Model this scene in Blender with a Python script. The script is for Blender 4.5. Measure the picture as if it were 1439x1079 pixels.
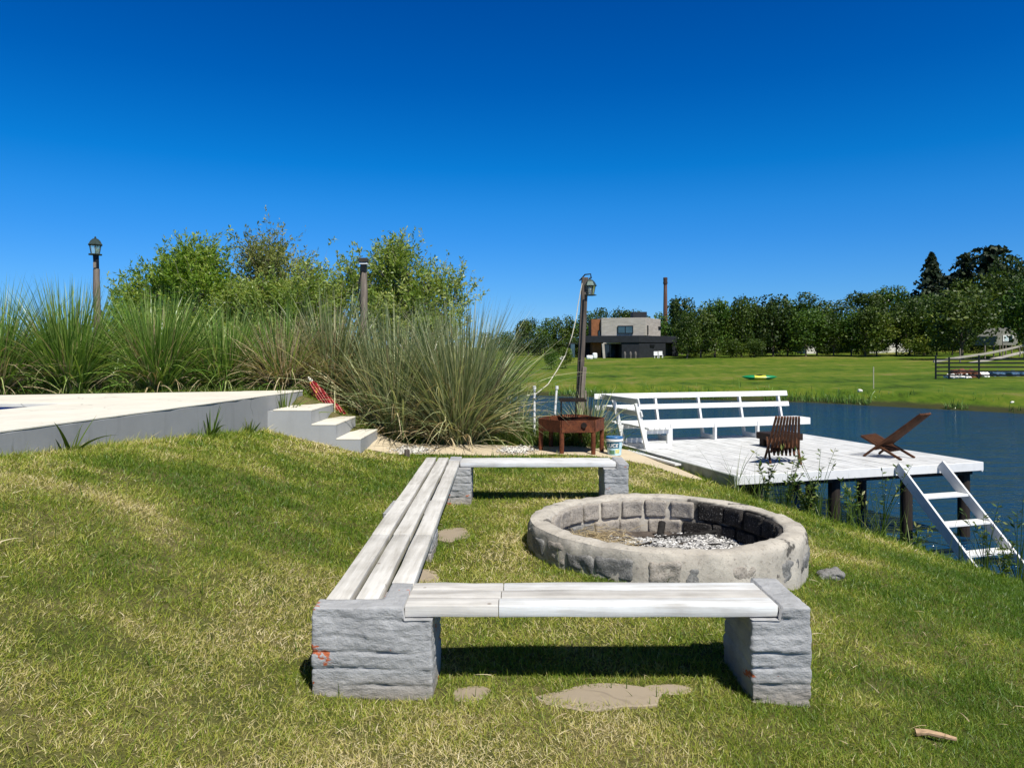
import bpy, bmesh, math, random
import numpy as np
from mathutils import Vector, Matrix, Euler, noise as mnoise
R = math.radians
random.seed(7); rng = np.random.default_rng(11)
for o in list(bpy.data.objects): bpy.data.objects.remove(o)
S = bpy.context.scene; C = S.collection

# ------------------------------------------------------------------ camera, sky, sun, exposure
F = 1040.0; EYE = 1.55; HY = 497.0
cam = bpy.data.objects.new('camera', bpy.data.cameras.new('camera')); C.objects.link(cam)
cam.location = (0, 0, EYE); cam.rotation_euler = (R(90), 0, 0)
cam.data.sensor_width = 36; cam.data.lens = 36*F/1439
cam.data.shift_y = -(539.5-HY)/1439; cam.data.clip_end = 3000; cam.data.clip_start = .05
S.camera = cam
S.render.resolution_x = 1024; S.render.resolution_y = 767
S.view_settings.view_transform = 'Standard'; S.view_settings.look = 'None'
S.view_settings.exposure = 0.36; S.view_settings.gamma = 1
TO_SUN = Vector((.30, -.50, .86)).normalized()
EL = math.asin(TO_SUN.z)
W = bpy.data.worlds.new('World'); S.world = W; W.use_nodes = True
nt = W.node_tree; bg = nt.nodes['Background']
sky = nt.nodes.new('ShaderNodeTexSky'); sky.sky_type = 'NISHITA'; sky.sun_disc = False
sky.sun_elevation = EL; sky.sun_rotation = math.atan2(TO_SUN.x, TO_SUN.y)
sky.air_density = 1.0; sky.dust_density = 0.0; sky.ozone_density = 3.0; sky.altitude = 0
tcw = nt.nodes.new('ShaderNodeTexCoord'); sx_ = nt.nodes.new('ShaderNodeSeparateXYZ'); rw = nt.nodes.new('ShaderNodeValToRGB'); mw = nt.nodes.new('ShaderNodeMix')
mw.data_type = 'RGBA'; mw.blend_type = 'MULTIPLY'; mw.inputs[0].default_value = 1
el_ = rw.color_ramp.elements      # deep, polarised-looking blue of the photograph: tint of the physical sky by elevation; unseen upper dome dimmed and warmed to cut fill
tints = ((0,(.40,.62,1.12)),(.075,(.24,.59,1.08)),(.15,(.13,.58,1.12)),(.19,(.08,.585,1.13)),(.24,(.015,.54,1.09)),(.34,(0,.41,.98)),(.44,(0,.34,.90)),(.56,(.20,.20,.22)),(1,(.22,.19,.16)))
while len(el_) < len(tints): el_.new(.5)
for e_, (p_, c_) in zip(el_, tints): e_.position = p_; e_.color = (*c_, 1)
nt.links.new(tcw.outputs['Generated'], sx_.inputs[0]); nt.links.new(sx_.outputs[2], rw.inputs[0])
nt.links.new(sky.outputs[0], mw.inputs[6]); nt.links.new(rw.outputs[0], mw.inputs[7])
nt.links.new(mw.outputs[2], bg.inputs[0]); bg.inputs[1].default_value = 0.088
sl = bpy.data.lights.new('sun', 'SUN'); sl.energy = 4.9; sl.angle = R(.5); sl.color = (1, .965, .90)
sun = bpy.data.objects.new('sun', sl); C.objects.link(sun)
sun.rotation_euler = TO_SUN.to_track_quat('Z', 'Y').to_euler()

# ------------------------------------------------------------------ helpers
def tag(o, label=None, cat=None, group=None, kind=None):
    if label: o['label'] = label
    if cat: o['category'] = cat
    if group: o['group'] = group
    if kind: o['kind'] = kind
    return o
def empty(name, loc=(0,0,0), rz=0, label=None, cat=None, group=None):
    o = bpy.data.objects.new(name, None); C.objects.link(o)
    o.location = loc; o.rotation_euler = (0,0,rz); o.empty_display_size = .1
    return tag(o, label, cat, group)
def link(name, me, m, parent=None):
    o = bpy.data.objects.new(name, me); C.objects.link(o)
    if m and not me.materials: me.materials.append(m)
    if parent: o.parent = parent
    return o
def copy_tree(o, parent=None):
    c = o.copy(); C.objects.link(c); c.parent = parent
    for ch in list(o.children): copy_tree(ch, c)
    return c
class MB:
    def __init__(s): s.v = []; s.f = []
    def add(s, vs, fs):
        n = len(s.v); s.v += [tuple(p) for p in vs]; s.f += [tuple(i+n for i in f) for f in fs]; return s
    def box(s, c, d, M=None):
        x,y,z = d[0]/2,d[1]/2,d[2]/2
        vs = [Vector((a*x,b*y,e*z)) for a in(-1,1) for b in(-1,1) for e in(-1,1)]
        if M: vs = [M@p for p in vs]
        c = Vector(c)
        return s.add([p+c for p in vs], [(0,1,3,2),(4,6,7,5),(0,4,5,1),(2,3,7,6),(0,2,6,4),(1,5,7,3)])
    def bb(s, x0,x1,y0,y1,z0,z1): return s.box(((x0+x1)/2,(y0+y1)/2,(z0+z1)/2),(x1-x0,y1-y0,z1-z0))
    def bar(s, p, q, w, t, up=(0,0,1)):          # rectangular bar p->q, w along side, t along up
        p=Vector(p);q=Vector(q);d=(q-p);L=d.length;d.normalize();u=Vector(up)
        sd=d.cross(u)
        if sd.length<1e-4: sd=d.cross(Vector((1,0,0)))
        sd.normalize();u=sd.cross(d).normalized()
        M=Matrix((d,sd,u)).transposed()
        return s.box((p+q)/2,(L,w,t),M)
    def tube(s, pts, rad, n=8, cap=True):
        pts=[Vector(p) for p in pts]
        rad=rad if hasattr(rad,'__len__') else [rad]*len(pts)
        vs=[];fs=[];ref=Vector((.31,.2,.93))
        for i,p in enumerate(pts):
            d=(pts[min(i+1,len(pts)-1)]-pts[max(i-1,0)])
            d=d.normalized() if d.length>1e-9 else Vector((0,0,1))
            a=d.cross(ref)
            if a.length<.05: a=d.cross(Vector((1,0,0)))
            a.normalize();b=d.cross(a)
            for k in range(n):
                t=2*math.pi*k/n; vs.append(p+(a*math.cos(t)+b*math.sin(t))*rad[i])
        for i in range(len(pts)-1):
            for k in range(n):
                fs.append((i*n+k,i*n+(k+1)%n,(i+1)*n+(k+1)%n,(i+1)*n+k))
        if cap: fs+= [tuple(range(n))[::-1], tuple(range((len(pts)-1)*n,len(pts)*n))]
        return s.add(vs,fs)
    def lathe(s, prof, n=24, c=(0,0,0), cap=True):
        vs=[(c[0]+r*math.cos(2*math.pi*k/n),c[1]+r*math.sin(2*math.pi*k/n),c[2]+z) for r,z in prof for k in range(n)]
        fs=[(i*n+k,i*n+(k+1)%n,(i+1)*n+(k+1)%n,(i+1)*n+k) for i in range(len(prof)-1) for k in range(n)]
        if cap:
            if prof[0][0]>1e-3: fs.append(tuple(range(n))[::-1])
            if prof[-1][0]>1e-3: fs.append(tuple(range((len(prof)-1)*n,len(prof)*n)))
        return s.add(vs,fs)
    def prism(s, poly, z0, z1):
        n=len(poly)
        vs=[(x,y,z0) for x,y in poly]+[(x,y,z1) for x,y in poly]
        fs=[tuple(range(n))[::-1],tuple(range(n,2*n))]+[(i,(i+1)%n,n+(i+1)%n,n+i) for i in range(n)]
        return s.add(vs,fs)
    def mesh(s, name, bevel=0, seg=1, smooth=False):
        me=bpy.data.meshes.new(name); me.from_pydata(s.v,[],s.f)
        bm=bmesh.new(); bm.from_mesh(me)
        bmesh.ops.recalc_face_normals(bm, faces=bm.faces)
        if bevel: bmesh.ops.bevel(bm, geom=[e for e in bm.edges if len(e.link_faces)==2 and e.calc_face_angle(0)>.5], offset=bevel, segments=seg, affect='EDGES', profile=.5)
        for f in bm.faces: f.smooth=smooth
        bm.to_mesh(me); bm.free()
        if smooth:
            try: me.set_sharp_from_angle(angle=R(40))
            except Exception: pass
        return me
    def build(s, name, m, parent=None, bevel=0, seg=1, smooth=False):
        return link(name, s.mesh(name,bevel,seg,smooth), m, parent)
def np_mesh(name, V, faces_list, attr=None):
    """V (n,3); faces_list: list of int arrays (m,k); attr: dict name->per-vertex float"""
    me=bpy.data.meshes.new(name)
    me.vertices.add(len(V)); me.vertices.foreach_set('co', np.ascontiguousarray(V,dtype=np.float32).ravel())
    tot=sum(f.size for f in faces_list); npoly=sum(len(f) for f in faces_list)
    li=np.concatenate([f.ravel() for f in faces_list]).astype(np.int32)
    sizes=np.concatenate([np.full(len(f),f.shape[1],np.int32) for f in faces_list])
    st=np.concatenate([[0],np.cumsum(sizes)[:-1]]).astype(np.int32)
    me.loops.add(tot); me.loops.foreach_set('vertex_index',li)
    me.polygons.add(npoly); me.polygons.foreach_set('loop_start',st)
    if attr:
        for k,a in attr.items():
            at_=me.attributes.new(k,'FLOAT','POINT'); at_.data.foreach_set('value',np.asarray(a,np.float32))
    me.update(calc_edges=True); return me
def vnoise(x,y,seed=0):
    def h(i,j):
        n=(i*374761393+j*668265263+seed*982451653)&0xffffffff
        n=((n^(n>>13))*1274126177)&0xffffffff
        return ((n^(n>>16))&0xffff)/65535.
    xi=np.floor(x).astype(np.int64);yi=np.floor(y).astype(np.int64);fx=x-xi;fy=y-yi
    fx=fx*fx*(3-2*fx);fy=fy*fy*(3-2*fy)
    return (h(xi,yi)*(1-fx)+h(xi+1,yi)*fx)*(1-fy)+(h(xi,yi+1)*(1-fx)+h(xi+1,yi+1)*fx)*fy
def fbm(x,y,seed=0,o=4):
    a=0;w=.5
    for k in range(o): a=a+w*vnoise(x*2**k,y*2**k,seed+k); w*=.5
    return a/(1-.5**o)
def sst(t): t=np.clip(t,0,1); return t*t*(3-2*t)

# ------------------------------------------------------------------ materials
class NT:
    def __init__(s,name):
        s.m=bpy.data.materials.new(name); s.m.use_nodes=True; s.t=s.m.node_tree; s.b=s.t.nodes['Principled BSDF']
        s.out=s.t.nodes['Material Output']; s._tc=None
    def n(s,typ,**kw):
        x=s.t.nodes.new('ShaderNode'+typ)
        for k,v in kw.items(): setattr(x,k,v)
        return x
    def l(s,a,b): s.t.links.new(a,b)
    def co(s,scale=(1,1,1)):
        if not s._tc: s._tc=s.n('TexCoord')
        mp=s.n('Mapping'); mp.inputs['Scale'].default_value=scale; s.l(s._tc.outputs['Object'],mp.inputs[0]); return mp.outputs[0]
    def noise(s,scale,detail=5,rough=.6,stretch=(1,1,1),dist=0):
        x=s.n('TexNoise'); x.inputs['Scale'].default_value=scale; x.inputs['Detail'].default_value=detail
        x.inputs['Roughness'].default_value=rough; x.inputs['Distortion'].default_value=dist
        s.l(s.co(stretch),x.inputs['Vector']); return x.outputs['Fac']
    def attr(s,name):
        x=s.n('Attribute'); x.attribute_name=name; return x.outputs['Fac']
    def ramp(s,fac,stops):
        x=s.n('ValToRGB'); e=x.color_ramp.elements
        while len(e)<len(stops): e.new(.5)
        for i,(p,c) in enumerate(stops):
            e[i].position=p; e[i].color=(*c,1) if hasattr(c,'__len__') else (c,c,c,1)
        s.l(fac,x.inputs[0]); return x.outputs[0]
    def mix(s,fac,a,b,mode='MIX'):
        x=s.n('Mix',data_type='RGBA',blend_type=mode)
        for sock,v in ((x.inputs[0],fac),(x.inputs[6],a),(x.inputs[7],b)):
            if hasattr(v,'is_linked'): s.l(v,sock)
            elif hasattr(v,'__len__'): sock.default_value=(*v,1)
            else: sock.default_value=v
        return x.outputs[2]
    def math(s,op,a,b=0,clamp=False):
        x=s.n('Math',operation=op,use_clamp=clamp)
        for sock,v in ((x.inputs[0],a),(x.inputs[1],b)):
            if hasattr(v,'is_linked'): s.l(v,sock)
            else: sock.default_value=v
        return x.outputs[0]
    def xyz(s):
        x=s.n('SeparateXYZ'); s.l(s.co(),x.inputs[0]); return x.outputs
    def col(s,c):
        if hasattr(c,'is_linked'): s.l(c,s.b.inputs['Base Color'])
        else: s.b.inputs['Base Color'].default_value=(*c,1)
        return s
    def bump(s,h,strength=.3,dist=.01):
        x=s.n('Bump'); x.inputs['Strength'].default_value=strength; x.inputs['Distance'].default_value=dist
        s.l(h,x.inputs['Height']); s.l(x.outputs[0],s.b.inputs['Normal']); return s
    def p(s,rough=.7,metal=0,spec=.3):
        s.b.inputs['Roughness'].default_value=rough; s.b.inputs['Metallic'].default_value=metal
        s.b.inputs['Specular IOR Level'].default_value=spec; return s
def plain(name,c,rough=.6,metal=0,var=.25,scale=8,bump=.15,stretch=(1,1,1),dist=.005,spec=.3):
    k=NT(name).p(rough,metal,spec); nz=k.noise(scale,5,.6,stretch)
    k.col(k.ramp(nz,[(.3,[x*(1-var) for x in c]),(.7,[min(1,x*(1+var)) for x in c])]))
    k.bump(nz,bump,dist); return k.m
def foliage(name,stops,trans=.35,rough=.5,attr='rnd',spec=.3,vary=0):
    k=NT(name).p(rough,0,spec); c=k.ramp(k.attr(attr),stops)
    if vary:
        oi=k.n('ObjectInfo'); c=k.mix(1,c,k.ramp(oi.outputs['Random'],[(0,(.55,.62,.6)),(.4,(.85,.9,.7)),(.7,(1.25,1.15,.8)),(1,(1.05,1.35,1.0))]),'MULTIPLY')
    k.col(c)
    tr=k.n('BsdfTranslucent'); tc=k.mix(1,c,(1.3,1.25,.6),'MULTIPLY'); k.l(tc,tr.inputs[0])
    mx=k.n('MixShader'); mx.inputs[0].default_value=trans
    k.l(k.b.outputs[0],mx.inputs[1]); k.l(tr.outputs[0],mx.inputs[2]); k.l(mx.outputs[0],k.out.inputs[0]); return k.m
def worn_white(name,axis,base=(.74,.73,.69),grey=(.40,.38,.34),amount=.5):
    st=[14,14,14]; st['xyz'.index(axis)]=.9
    k=NT(name).p(.62,0,.25)
    a=k.noise(1.6,6,.65,tuple(st),.3); st2=[60,60,60]; st2['xyz'.index(axis)]=3
    b=k.noise(1.0,4,.6,tuple(st2)); c=k.noise(3.5,5,.6)
    w=k.math('ADD',k.math('MULTIPLY',a,.62),k.math('MULTIPLY',c,.38))
    m1=k.ramp(w,[(.5-.1*amount,0),(.68,1)])
    col=k.mix(m1,base,grey); col=k.mix(k.ramp(b,[(.58,0),(.75,.5)]),col,(.34,.31,.27))
    vk=k.n('TexVoronoi'); vk.inputs['Scale'].default_value=5.5; k.l(k.co(),vk.inputs['Vector'])
    col=k.mix(k.ramp(vk.outputs['Distance'],[(.035,.8),(.07,0)]),col,(.16,.12,.09))
    k.col(col); k.bump(k.math('ADD',b,k.math('MULTIPLY',a,.5)),.35,.004); return k.m
M={}
M['white_x']=worn_white('worn_white_wood_x','x',(.62,.60,.56),(.30,.28,.25),1.0); M['white_y']=worn_white('worn_white_wood_y','y',(.64,.62,.575),(.34,.32,.28),.9)
M['patch_x']=worn_white('fresh_white_wood','x',(.72,.735,.73),(.36,.34,.31),.95)
M['deck_paint']=worn_white('deck_white_paint','y',(.67,.675,.67),(.36,.36,.345),.85)
M['bench_paint']=plain('white_gloss_paint',(.72,.72,.70),.45,0,.06,9,.1)
def pier_mat():
    k=NT('grey_slathered_mortar').p(.85,0,.2)
    n1=k.noise(7,7,.65); n2=k.noise(60,4,.7); n3=k.noise(16,6,.7,(1,1,1.6)); n5=k.noise(7,5,.6,(1,1,1.7)); X=k.xyz()
    col=k.ramp(n1,[(.3,(.27,.273,.276)),(.7,(.42,.424,.428))])
    low=k.ramp(X[2],[(.02,.9),(.13,0)])
    col=k.mix(k.math('MULTIPLY',low,.65),col,(.26,.21,.15)); col=k.mix(k.ramp(k.noise(22,5,.7),[(.60,0),(.72,.55)]),col,(.15,.15,.15))
    chip=k.math('ADD',k.math('MULTIPLY',k.ramp(X[2],[(.0,1),(.30,0)]),.06),n5); chip=k.math('ADD',chip,k.math('MULTIPLY',k.ramp(k.math('ADD',X[0],1),[(.10,1),(.27,0)]),.075))
    col=k.mix(k.ramp(chip,[(.680,0),(.692,1)]),col,k.mix(n2,(.34,.07,.03),(.50,.16,.07)))
    k.col(col); n4=k.noise(26,6,.7,(1,1,2.4)); k.bump(k.math('ADD',k.math('ADD',k.math('MULTIPLY',n3,1.0),k.math('MULTIPLY',n4,1.3)),k.math('MULTIPLY',n2,.7)),.6,.010); return k.m
M['pier']=pier_mat()
def plaster(name,c,stain=.35):
    k=NT(name).p(.75,0,.25); a=k.noise(1.3,6,.65); b=k.noise(18,6,.7); d=k.noise(2.2,4,.6,(2.5,2.5,.35))
    col=k.ramp(a,[(.25,[x*.86 for x in c]),(.75,[x*1.1 for x in c])])
    col=k.mix(k.ramp(d,[(.55,0),(.75,stain)]),col,[x*.68 for x in c])
    col=k.mix(k.ramp(b,[(.62,0),(.78,.35)]),col,[x*.6 for x in c])
    v=k.n('TexVoronoi',feature='DISTANCE_TO_EDGE'); v.inputs['Scale'].default_value=1.1; wv=k.n('Mix',data_type='VECTOR'); wv.inputs[0].default_value=.25
    nv=k.n('TexNoise'); nv.inputs['Scale'].default_value=3; k.l(k.co(),nv.inputs[0]); k.l(k.co(),wv.inputs[4]); k.l(nv.outputs['Color'],wv.inputs[5]); k.l(wv.outputs[1],v.inputs['Vector'])
    gate=k.ramp(k.noise(.9,3),[(.50,0),(.60,.75)]); col=k.mix(k.math('MULTIPLY',gate,k.ramp(v.outputs['Distance'],[(.004,1),(.010,0)])),col,[x*.4 for x in c])
    k.col(col); k.bump(b,.25,.006); return k.m
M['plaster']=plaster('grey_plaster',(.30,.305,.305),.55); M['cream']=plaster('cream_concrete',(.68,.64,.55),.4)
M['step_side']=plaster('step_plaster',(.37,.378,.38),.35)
M['pool_tile']=plain('navy_pool_tile',(.01,.025,.12),.25,0,.3,30,.05)
def rusty(name,a,b,c):
    k=NT(name).p(.85,.15,.3); n1=k.noise(9,7,.7); n2=k.noise(45,5,.7)
    k.col(k.mix(k.ramp(n2,[(.45,0),(.65,.7)]),k.ramp(n1,[(.3,a),(.55,b),(.75,c)]),a)); k.bump(n2,.3,.004); return k.m
M['rust']=rusty('rust_steel',(.05,.018,.01),(.17,.05,.02),(.28,.10,.035)); M['dark_iron']=rusty('dark_iron',(.012,.01,.009),(.03,.02,.015),(.07,.03,.02))
def wood(name,a,b,axis='z'):
    st=[9,9,9]; st['xyz'.index(axis)]=.7
    k=NT(name).p(.75,0,.25); n1=k.noise(2.2,7,.7,tuple(st),.5); st2=[70,70,70]; st2['xyz'.index(axis)]=2.5
    n2=k.noise(1,4,.6,tuple(st2)); k.col(k.mix(k.ramp(n2,[(.5,0),(.7,.75)]),k.ramp(n1,[(.3,a),(.7,b)]),[x*.35 for x in a])); k.bump(n2,.4,.004); return k.m
M['post_wood']=wood('weathered_post',(.13,.105,.085),(.30,.25,.20)); M['dark_post']=wood('dark_post',(.055,.045,.038),(.17,.14,.115))
M['chair_wood']=wood('chair_wood',(.045,.017,.008),(.14,.055,.022),'x'); M['dark_wood']=wood('dark_table_wood',(.012,.007,.005),(.035,.018,.012),'x')
M['pile']=wood('deck_pile_wood',(.018,.014,.011),(.05,.038,.03)); M['log']=wood('log_bark',(.03,.024,.02),(.1,.085,.07),'x')
M['bark']=plain('bark',(.10,.08,.06),.9,0,.4,12,.5,(1,1,.3)); M['twig']=plain('grey_twig',(.20,.175,.15),.9,0,.3,12,.2)
M['black']=plain('black_metal',(.012,.014,.016),.45,.3,.3,30,.1); M['verdigris']=plain('green_grey_lantern_metal',(.05,.075,.07),.5,.5,.35,25,.15)
M['white_plastic']=plain('white_plastic',(.78,.78,.76),.4,0,.05,10,.05); M['rope']=plain('cream_rope',(.62,.58,.46),.8,0,.15,60,.2)
def glassy():
    k=NT('lantern_glass').p(.08,0,.5); k.col((.75,.85,.82)); k.b.inputs['Transmission Weight'].default_value=.85; k.b.inputs['IOR'].default_value=1.2; return k.m
M['glass']=glassy()
def pane():
    k=NT('window_pane').p(.06,0,.8); n1=k.noise(.5,3); k.col(k.ramp(n1,[(.3,(.02,.045,.06)),(.7,(.06,.11,.14))])); return k.m
M['pane']=pane()
def granite(name,a,b,soot=False):
    k=NT(name).p(.85,0,.2); n1=k.noise(9,6,.7); v=k.noise(75,3,.8); w=k.noise(30,5,.75)
    col=k.ramp(n1,[(.3,a),(.7,b)]); col=k.mix(k.ramp(v,[(.54,0),(.66,.8)]),col,[x*.28 for x in a]); col=k.mix(k.ramp(v,[(.30,.7),(.40,0)]),col,(.46,.45,.42))
    k.col(col); k.bump(k.math('ADD',n1,w),.8,.015); return k.m
M['granite']=granite('speckled_granite',(.14,.138,.132),(.28,.272,.258)); M['granite_warm']=granite('warm_granite',(.27,.24,.205),(.40,.36,.31))
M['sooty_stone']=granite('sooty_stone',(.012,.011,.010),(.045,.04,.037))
def mortar():
    k=NT('ring_mortar').p(.9,0,.2); n1=k.noise(5,7,.65); n2=k.noise(38,6,.75); X=k.xyz()
    col=k.ramp(n1,[(.3,(.33,.30,.255)),(.7,(.53,.49,.42))]); col=k.mix(k.ramp(n2,[(.54,0),(.68,.75)]),col,(.16,.14,.12))
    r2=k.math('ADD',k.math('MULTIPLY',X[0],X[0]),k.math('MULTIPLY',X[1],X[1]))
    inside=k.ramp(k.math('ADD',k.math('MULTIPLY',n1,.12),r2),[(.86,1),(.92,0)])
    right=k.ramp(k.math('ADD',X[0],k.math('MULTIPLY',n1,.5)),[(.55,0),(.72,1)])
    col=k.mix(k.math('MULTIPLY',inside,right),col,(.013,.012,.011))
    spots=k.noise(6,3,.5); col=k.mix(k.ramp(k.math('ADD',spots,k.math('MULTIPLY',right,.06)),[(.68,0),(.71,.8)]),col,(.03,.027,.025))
    k.col(col); k.bump(k.math('ADD',n1,k.math('MULTIPLY',n2,.6)),.6,.014); return k.m
M['mortar']=mortar()
def ground_mat():
    k=NT('lawn_ground').p(.95,0,.1)
    n0=k.noise(.5,4,.6); n1=k.noise(3,6,.7); n2=k.noise(40,4,.7); n3=k.noise(.06,5,.6,(1,2.5,1)); X=k.xyz()
    near=k.ramp(k.math('ADD',k.math('MULTIPLY',n0,.5),k.math('MULTIPLY',n1,.5)),[(.38,(.055,.075,.014)),(.5,(.115,.115,.035)),(.64,(.21,.17,.08))])
    near=k.mix(k.ramp(n2,[(.4,0),(.65,.6)]),near,(.045,.038,.02))
    f1=k.noise(1.2,6,.7,(1,.45,1)); f2=k.noise(.22,6,.75,(1,.6,1))
    far=k.ramp(k.math('ADD',k.math('MULTIPLY',n3,.35),k.math('ADD',k.math('MULTIPLY',f1,.35),k.math('MULTIPLY',f2,.3))),[(.40,(.030,.055,.006)),(.47,(.066,.118,.009)),(.53,(.112,.145,.016)),(.60,(.18,.155,.05))])
    fm=k.ramp(k.math('MULTIPLY',X[1],.01),[(.22,0),(.30,1)])
    col=k.mix(fm,near,far)
    mud=k.ramp(k.math('ADD',X[2],k.math('MULTIPLY',n1,.15)),[(0,1),(.001,0)])
    z=k.math('ADD',k.math('MULTIPLY',X[2],1.0),1.0)       # 0 at z=-1
    col=k.mix(k.ramp(k.math('ADD',z,k.math('MULTIPLY',n1,.2)),[(.02,.85),(.16,0)]),col,(.035,.032,.018))
    k.col(col); k.bump(k.math('ADD',n2,k.math('MULTIPLY',f1,2)),.7,.03); return k.m
M['ground']=ground_mat()
def water_mat():
    k=NT('river_water').p(.09,0,.28); k.b.inputs['IOR'].default_value=1.33
    k.col((.005,.036,.085))
    a=k.noise(1.1,4,.6,(.55,1.6,1),.4); b=k.noise(5.5,3,.6,(.5,1.5,1),.3); c=k.noise(.10,3,.5,(.6,1.4,1))
    h=k.math('ADD',a,k.math('MULTIPLY',b,.3)); amp=k.ramp(c,[(.35,.6),(.65,1)])
    k.bump(k.math('MULTIPLY',h,amp),1.0,.38); return k.m
M['water']=water_mat()
def pool_water():
    k=NT('pool_water').p(.05); k.col((.01,.08,.2)); return k.m
M['pool_water']=pool_water()
M['sand']=plaster('sandy_path',(.55,.46,.32),.3); M['slab']=plaster('buried_concrete',(.31,.255,.185),.7); M['pebble']=plain('white_pebble',(.70,.67,.60),.8,0,.3,30,.2)
M['grass']=foliage('lawn_blade',[(0,(.085,.165,.014)),(.36,(.225,.30,.032)),(.58,(.42,.42,.08)),(.75,(.60,.51,.24)),(1,(.80,.70,.46))],.38,.42)
M['reed']=foliage('pampas_green',[(0,(.04,.09,.014)),(.3,(.11,.225,.034)),(.6,(.25,.38,.075)),(1,(.66,.68,.32))],.25,.33,spec=.6)
M['reed_blue']=foliage('pampas_blue_green',[(0,(.045,.075,.03)),(.3,(.15,.205,.085)),(.6,(.36,.40,.20)),(1,(.80,.76,.48))],.25,.33,spec=.6)
M['straw']=foliage('pampas_straw',[(0,(.20,.15,.085)),(.5,(.44,.35,.20)),(1,(.70,.60,.40))],.2,.6)
M['willow']=foliage('willow_leaf',[(0,(.07,.15,.012)),(.5,(.19,.31,.035)),(1,(.42,.48,.12))],.42,.38)
M['willow_pale']=foliage('willow_pale_leaf',[(0,(.09,.155,.022)),(.5,(.24,.34,.065)),(1,(.52,.54,.20))],.42,.38)
M['leaf_dry']=foliage('sparse_brown_leaf',[(0,(.10,.14,.03)),(.5,(.23,.27,.07)),(1,(.42,.40,.17))],.4,.5)
M['far_leaf']=foliage('far_tree_leaf',[(0,(.016,.036,.005)),(.5,(.045,.082,.009)),(.85,(.10,.14,.02)),(1,(.22,.25,.06))],.2,.5,vary=1)
M['far_leaf_light']=foliage('far_tree_light_leaf',[(0,(.025,.055,.007)),(.5,(.075,.12,.016)),(1,(.26,.28,.07))],.25,.5,vary=1)
M['conifer']=foliage('conifer_needles',[(0,(.010,.020,.008)),(.5,(.020,.036,.012)),(1,(.045,.065,.025))],.1,.6)
M['weed']=foliage('weed_leaf',[(0,(.05,.10,.012)),(.6,(.12,.18,.03)),(1,(.25,.25,.08))],.3,.45)

# ------------------------------------------------------------------ terrain
NEAR=[(-400,60),(-80,30),(-8,21),(-2,16.8),(.8,14.9),(1.75,13.6),(2.3,11.6),(2.75,10.0),(3.0,9.2),(4.5,8.2),(5.3,7.7),(9,5.0),(40,-14),(300,-200)]
FARS=[(-600,330),(-200,140),(-30,66),(5.9,47.6),(17.2,42.5),(24,34.7),(44,18),(300,-150)]
def sdist(x,y,P):
    """signed distance to polyline, + on its left-hand side"""
    best=np.full(np.shape(x),1e9); sg=np.zeros(np.shape(x))
    for (ax,ay),(bx,by) in zip(P[:-1],P[1:]):
        dx,dy=bx-ax,by-ay; L2=dx*dx+dy*dy
        t=np.clip(((x-ax)*dx+(y-ay)*dy)/L2,0,1); px=ax+t*dx; py=ay+t*dy
        d=np.hypot(x-px,y-py); cr=dx*(y-ay)-dy*(x-ax)
        m=d<best-1e-9; best=np.where(m,d,best); sg=np.where(m,np.sign(cr),sg)
    return best*sg
def H(x,y):
    x=np.asarray(x,float); y=np.asarray(y,float)
    yy=np.clip(y,0,14)
    x0=-.5-.145*np.clip(yy-4,0,9); w=3.3-.09*np.clip(yy-3,0,9); amp=.76-.05*np.clip(yy-5,-2,6.5)
    h=amp*sst((x0-x)/w)
    hb=.90*sst((-1.7-x)/2.0); tb=sst((y-10.9)/1.2); h=h*(1-tb)+np.maximum(h,hb)*tb
    r=x-1.1; sp=np.log1p(np.exp(np.clip(r*5,-40,40)))/5
    h=h-np.minimum(.135*sp+.030*np.clip(x-2.2,0,5)**2,1.2)
    h=h+(fbm(x*.9,y*.9,3)-.5)*.05*(np.abs(y)<30)
    h=h-.34*sst((1.0-np.hypot(x-1.22,y-5.98))/.10)
    s1=sdist(x,y,NEAR); t=sst(s1/2.4); h=h*(1-t)-2.2*t
    s2=sdist(x,y,FARS)
    zf=np.where(s2<0,-1.15+s2*.5,-1.15+.62*sst(s2/2.2)+np.clip(s2-1,0,70)*.0265)
    zf=zf+np.clip(s2-70,0,500)*.012+(fbm(x*.13,y*.13,9)-.5)*.28*sst(s2/6)
    zf=zf+7.0*sst((x-28)/45)*sst((y-112)/50)
    return np.maximum(h,np.maximum(zf,-2.4))
def hz(x,y): return float(H(np.array([x]),np.array([y]))[0])
def at(px,py,Y): return Vector(((px-719.5)*Y/F, Y, EYE-(py-HY)*Y/F))
def G(px,py):
    """point of the terrain seen at a photo pixel"""
    Y=np.geomspace(1.5,400,6000); X=(px-719.5)*Y/F; Z=EYE-(py-HY)*Y/F
    i=int(np.argmax(H(X,Y)>Z)); return Vector((X[i],Y[i],float(H(X[i:i+1],Y[i:i+1])[0])))
def ax(a,b,n): return list(np.linspace(a,b,n,endpoint=False))
xs=np.array([-1500,-900,-600]+ax(-400,-100,14)+ax(-100,-20,26)+ax(-20,-9,22)+ax(-9,10,150)+ax(10,40,50)+ax(40,130,40)+ax(130,400,12)+[400,700,1500])
ys=np.array([-300,-100,-40,-10]+ax(-4,1.5,14)+ax(1.5,18,140)+ax(18,60,90)+ax(60,130,50)+ax(130,400,20)+[400,700,1200,2500])
gx,gy=np.meshgrid(xs,ys); nx,ny=len(xs),len(ys)
gz=H(gx.ravel(),gy.ravel())
ii=(np.arange(ny-1)[:,None]*nx+np.arange(nx-1)[None,:]).ravel()
me=np_mesh('ground',np.stack([gx.ravel(),gy.ravel(),gz],1),[np.stack([ii,ii+1,ii+nx+1,ii+nx],1)])
me.polygons.foreach_set('use_smooth',np.ones(len(me.polygons),bool))
tag(link('ground',me,M['ground']),kind='structure')
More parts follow.
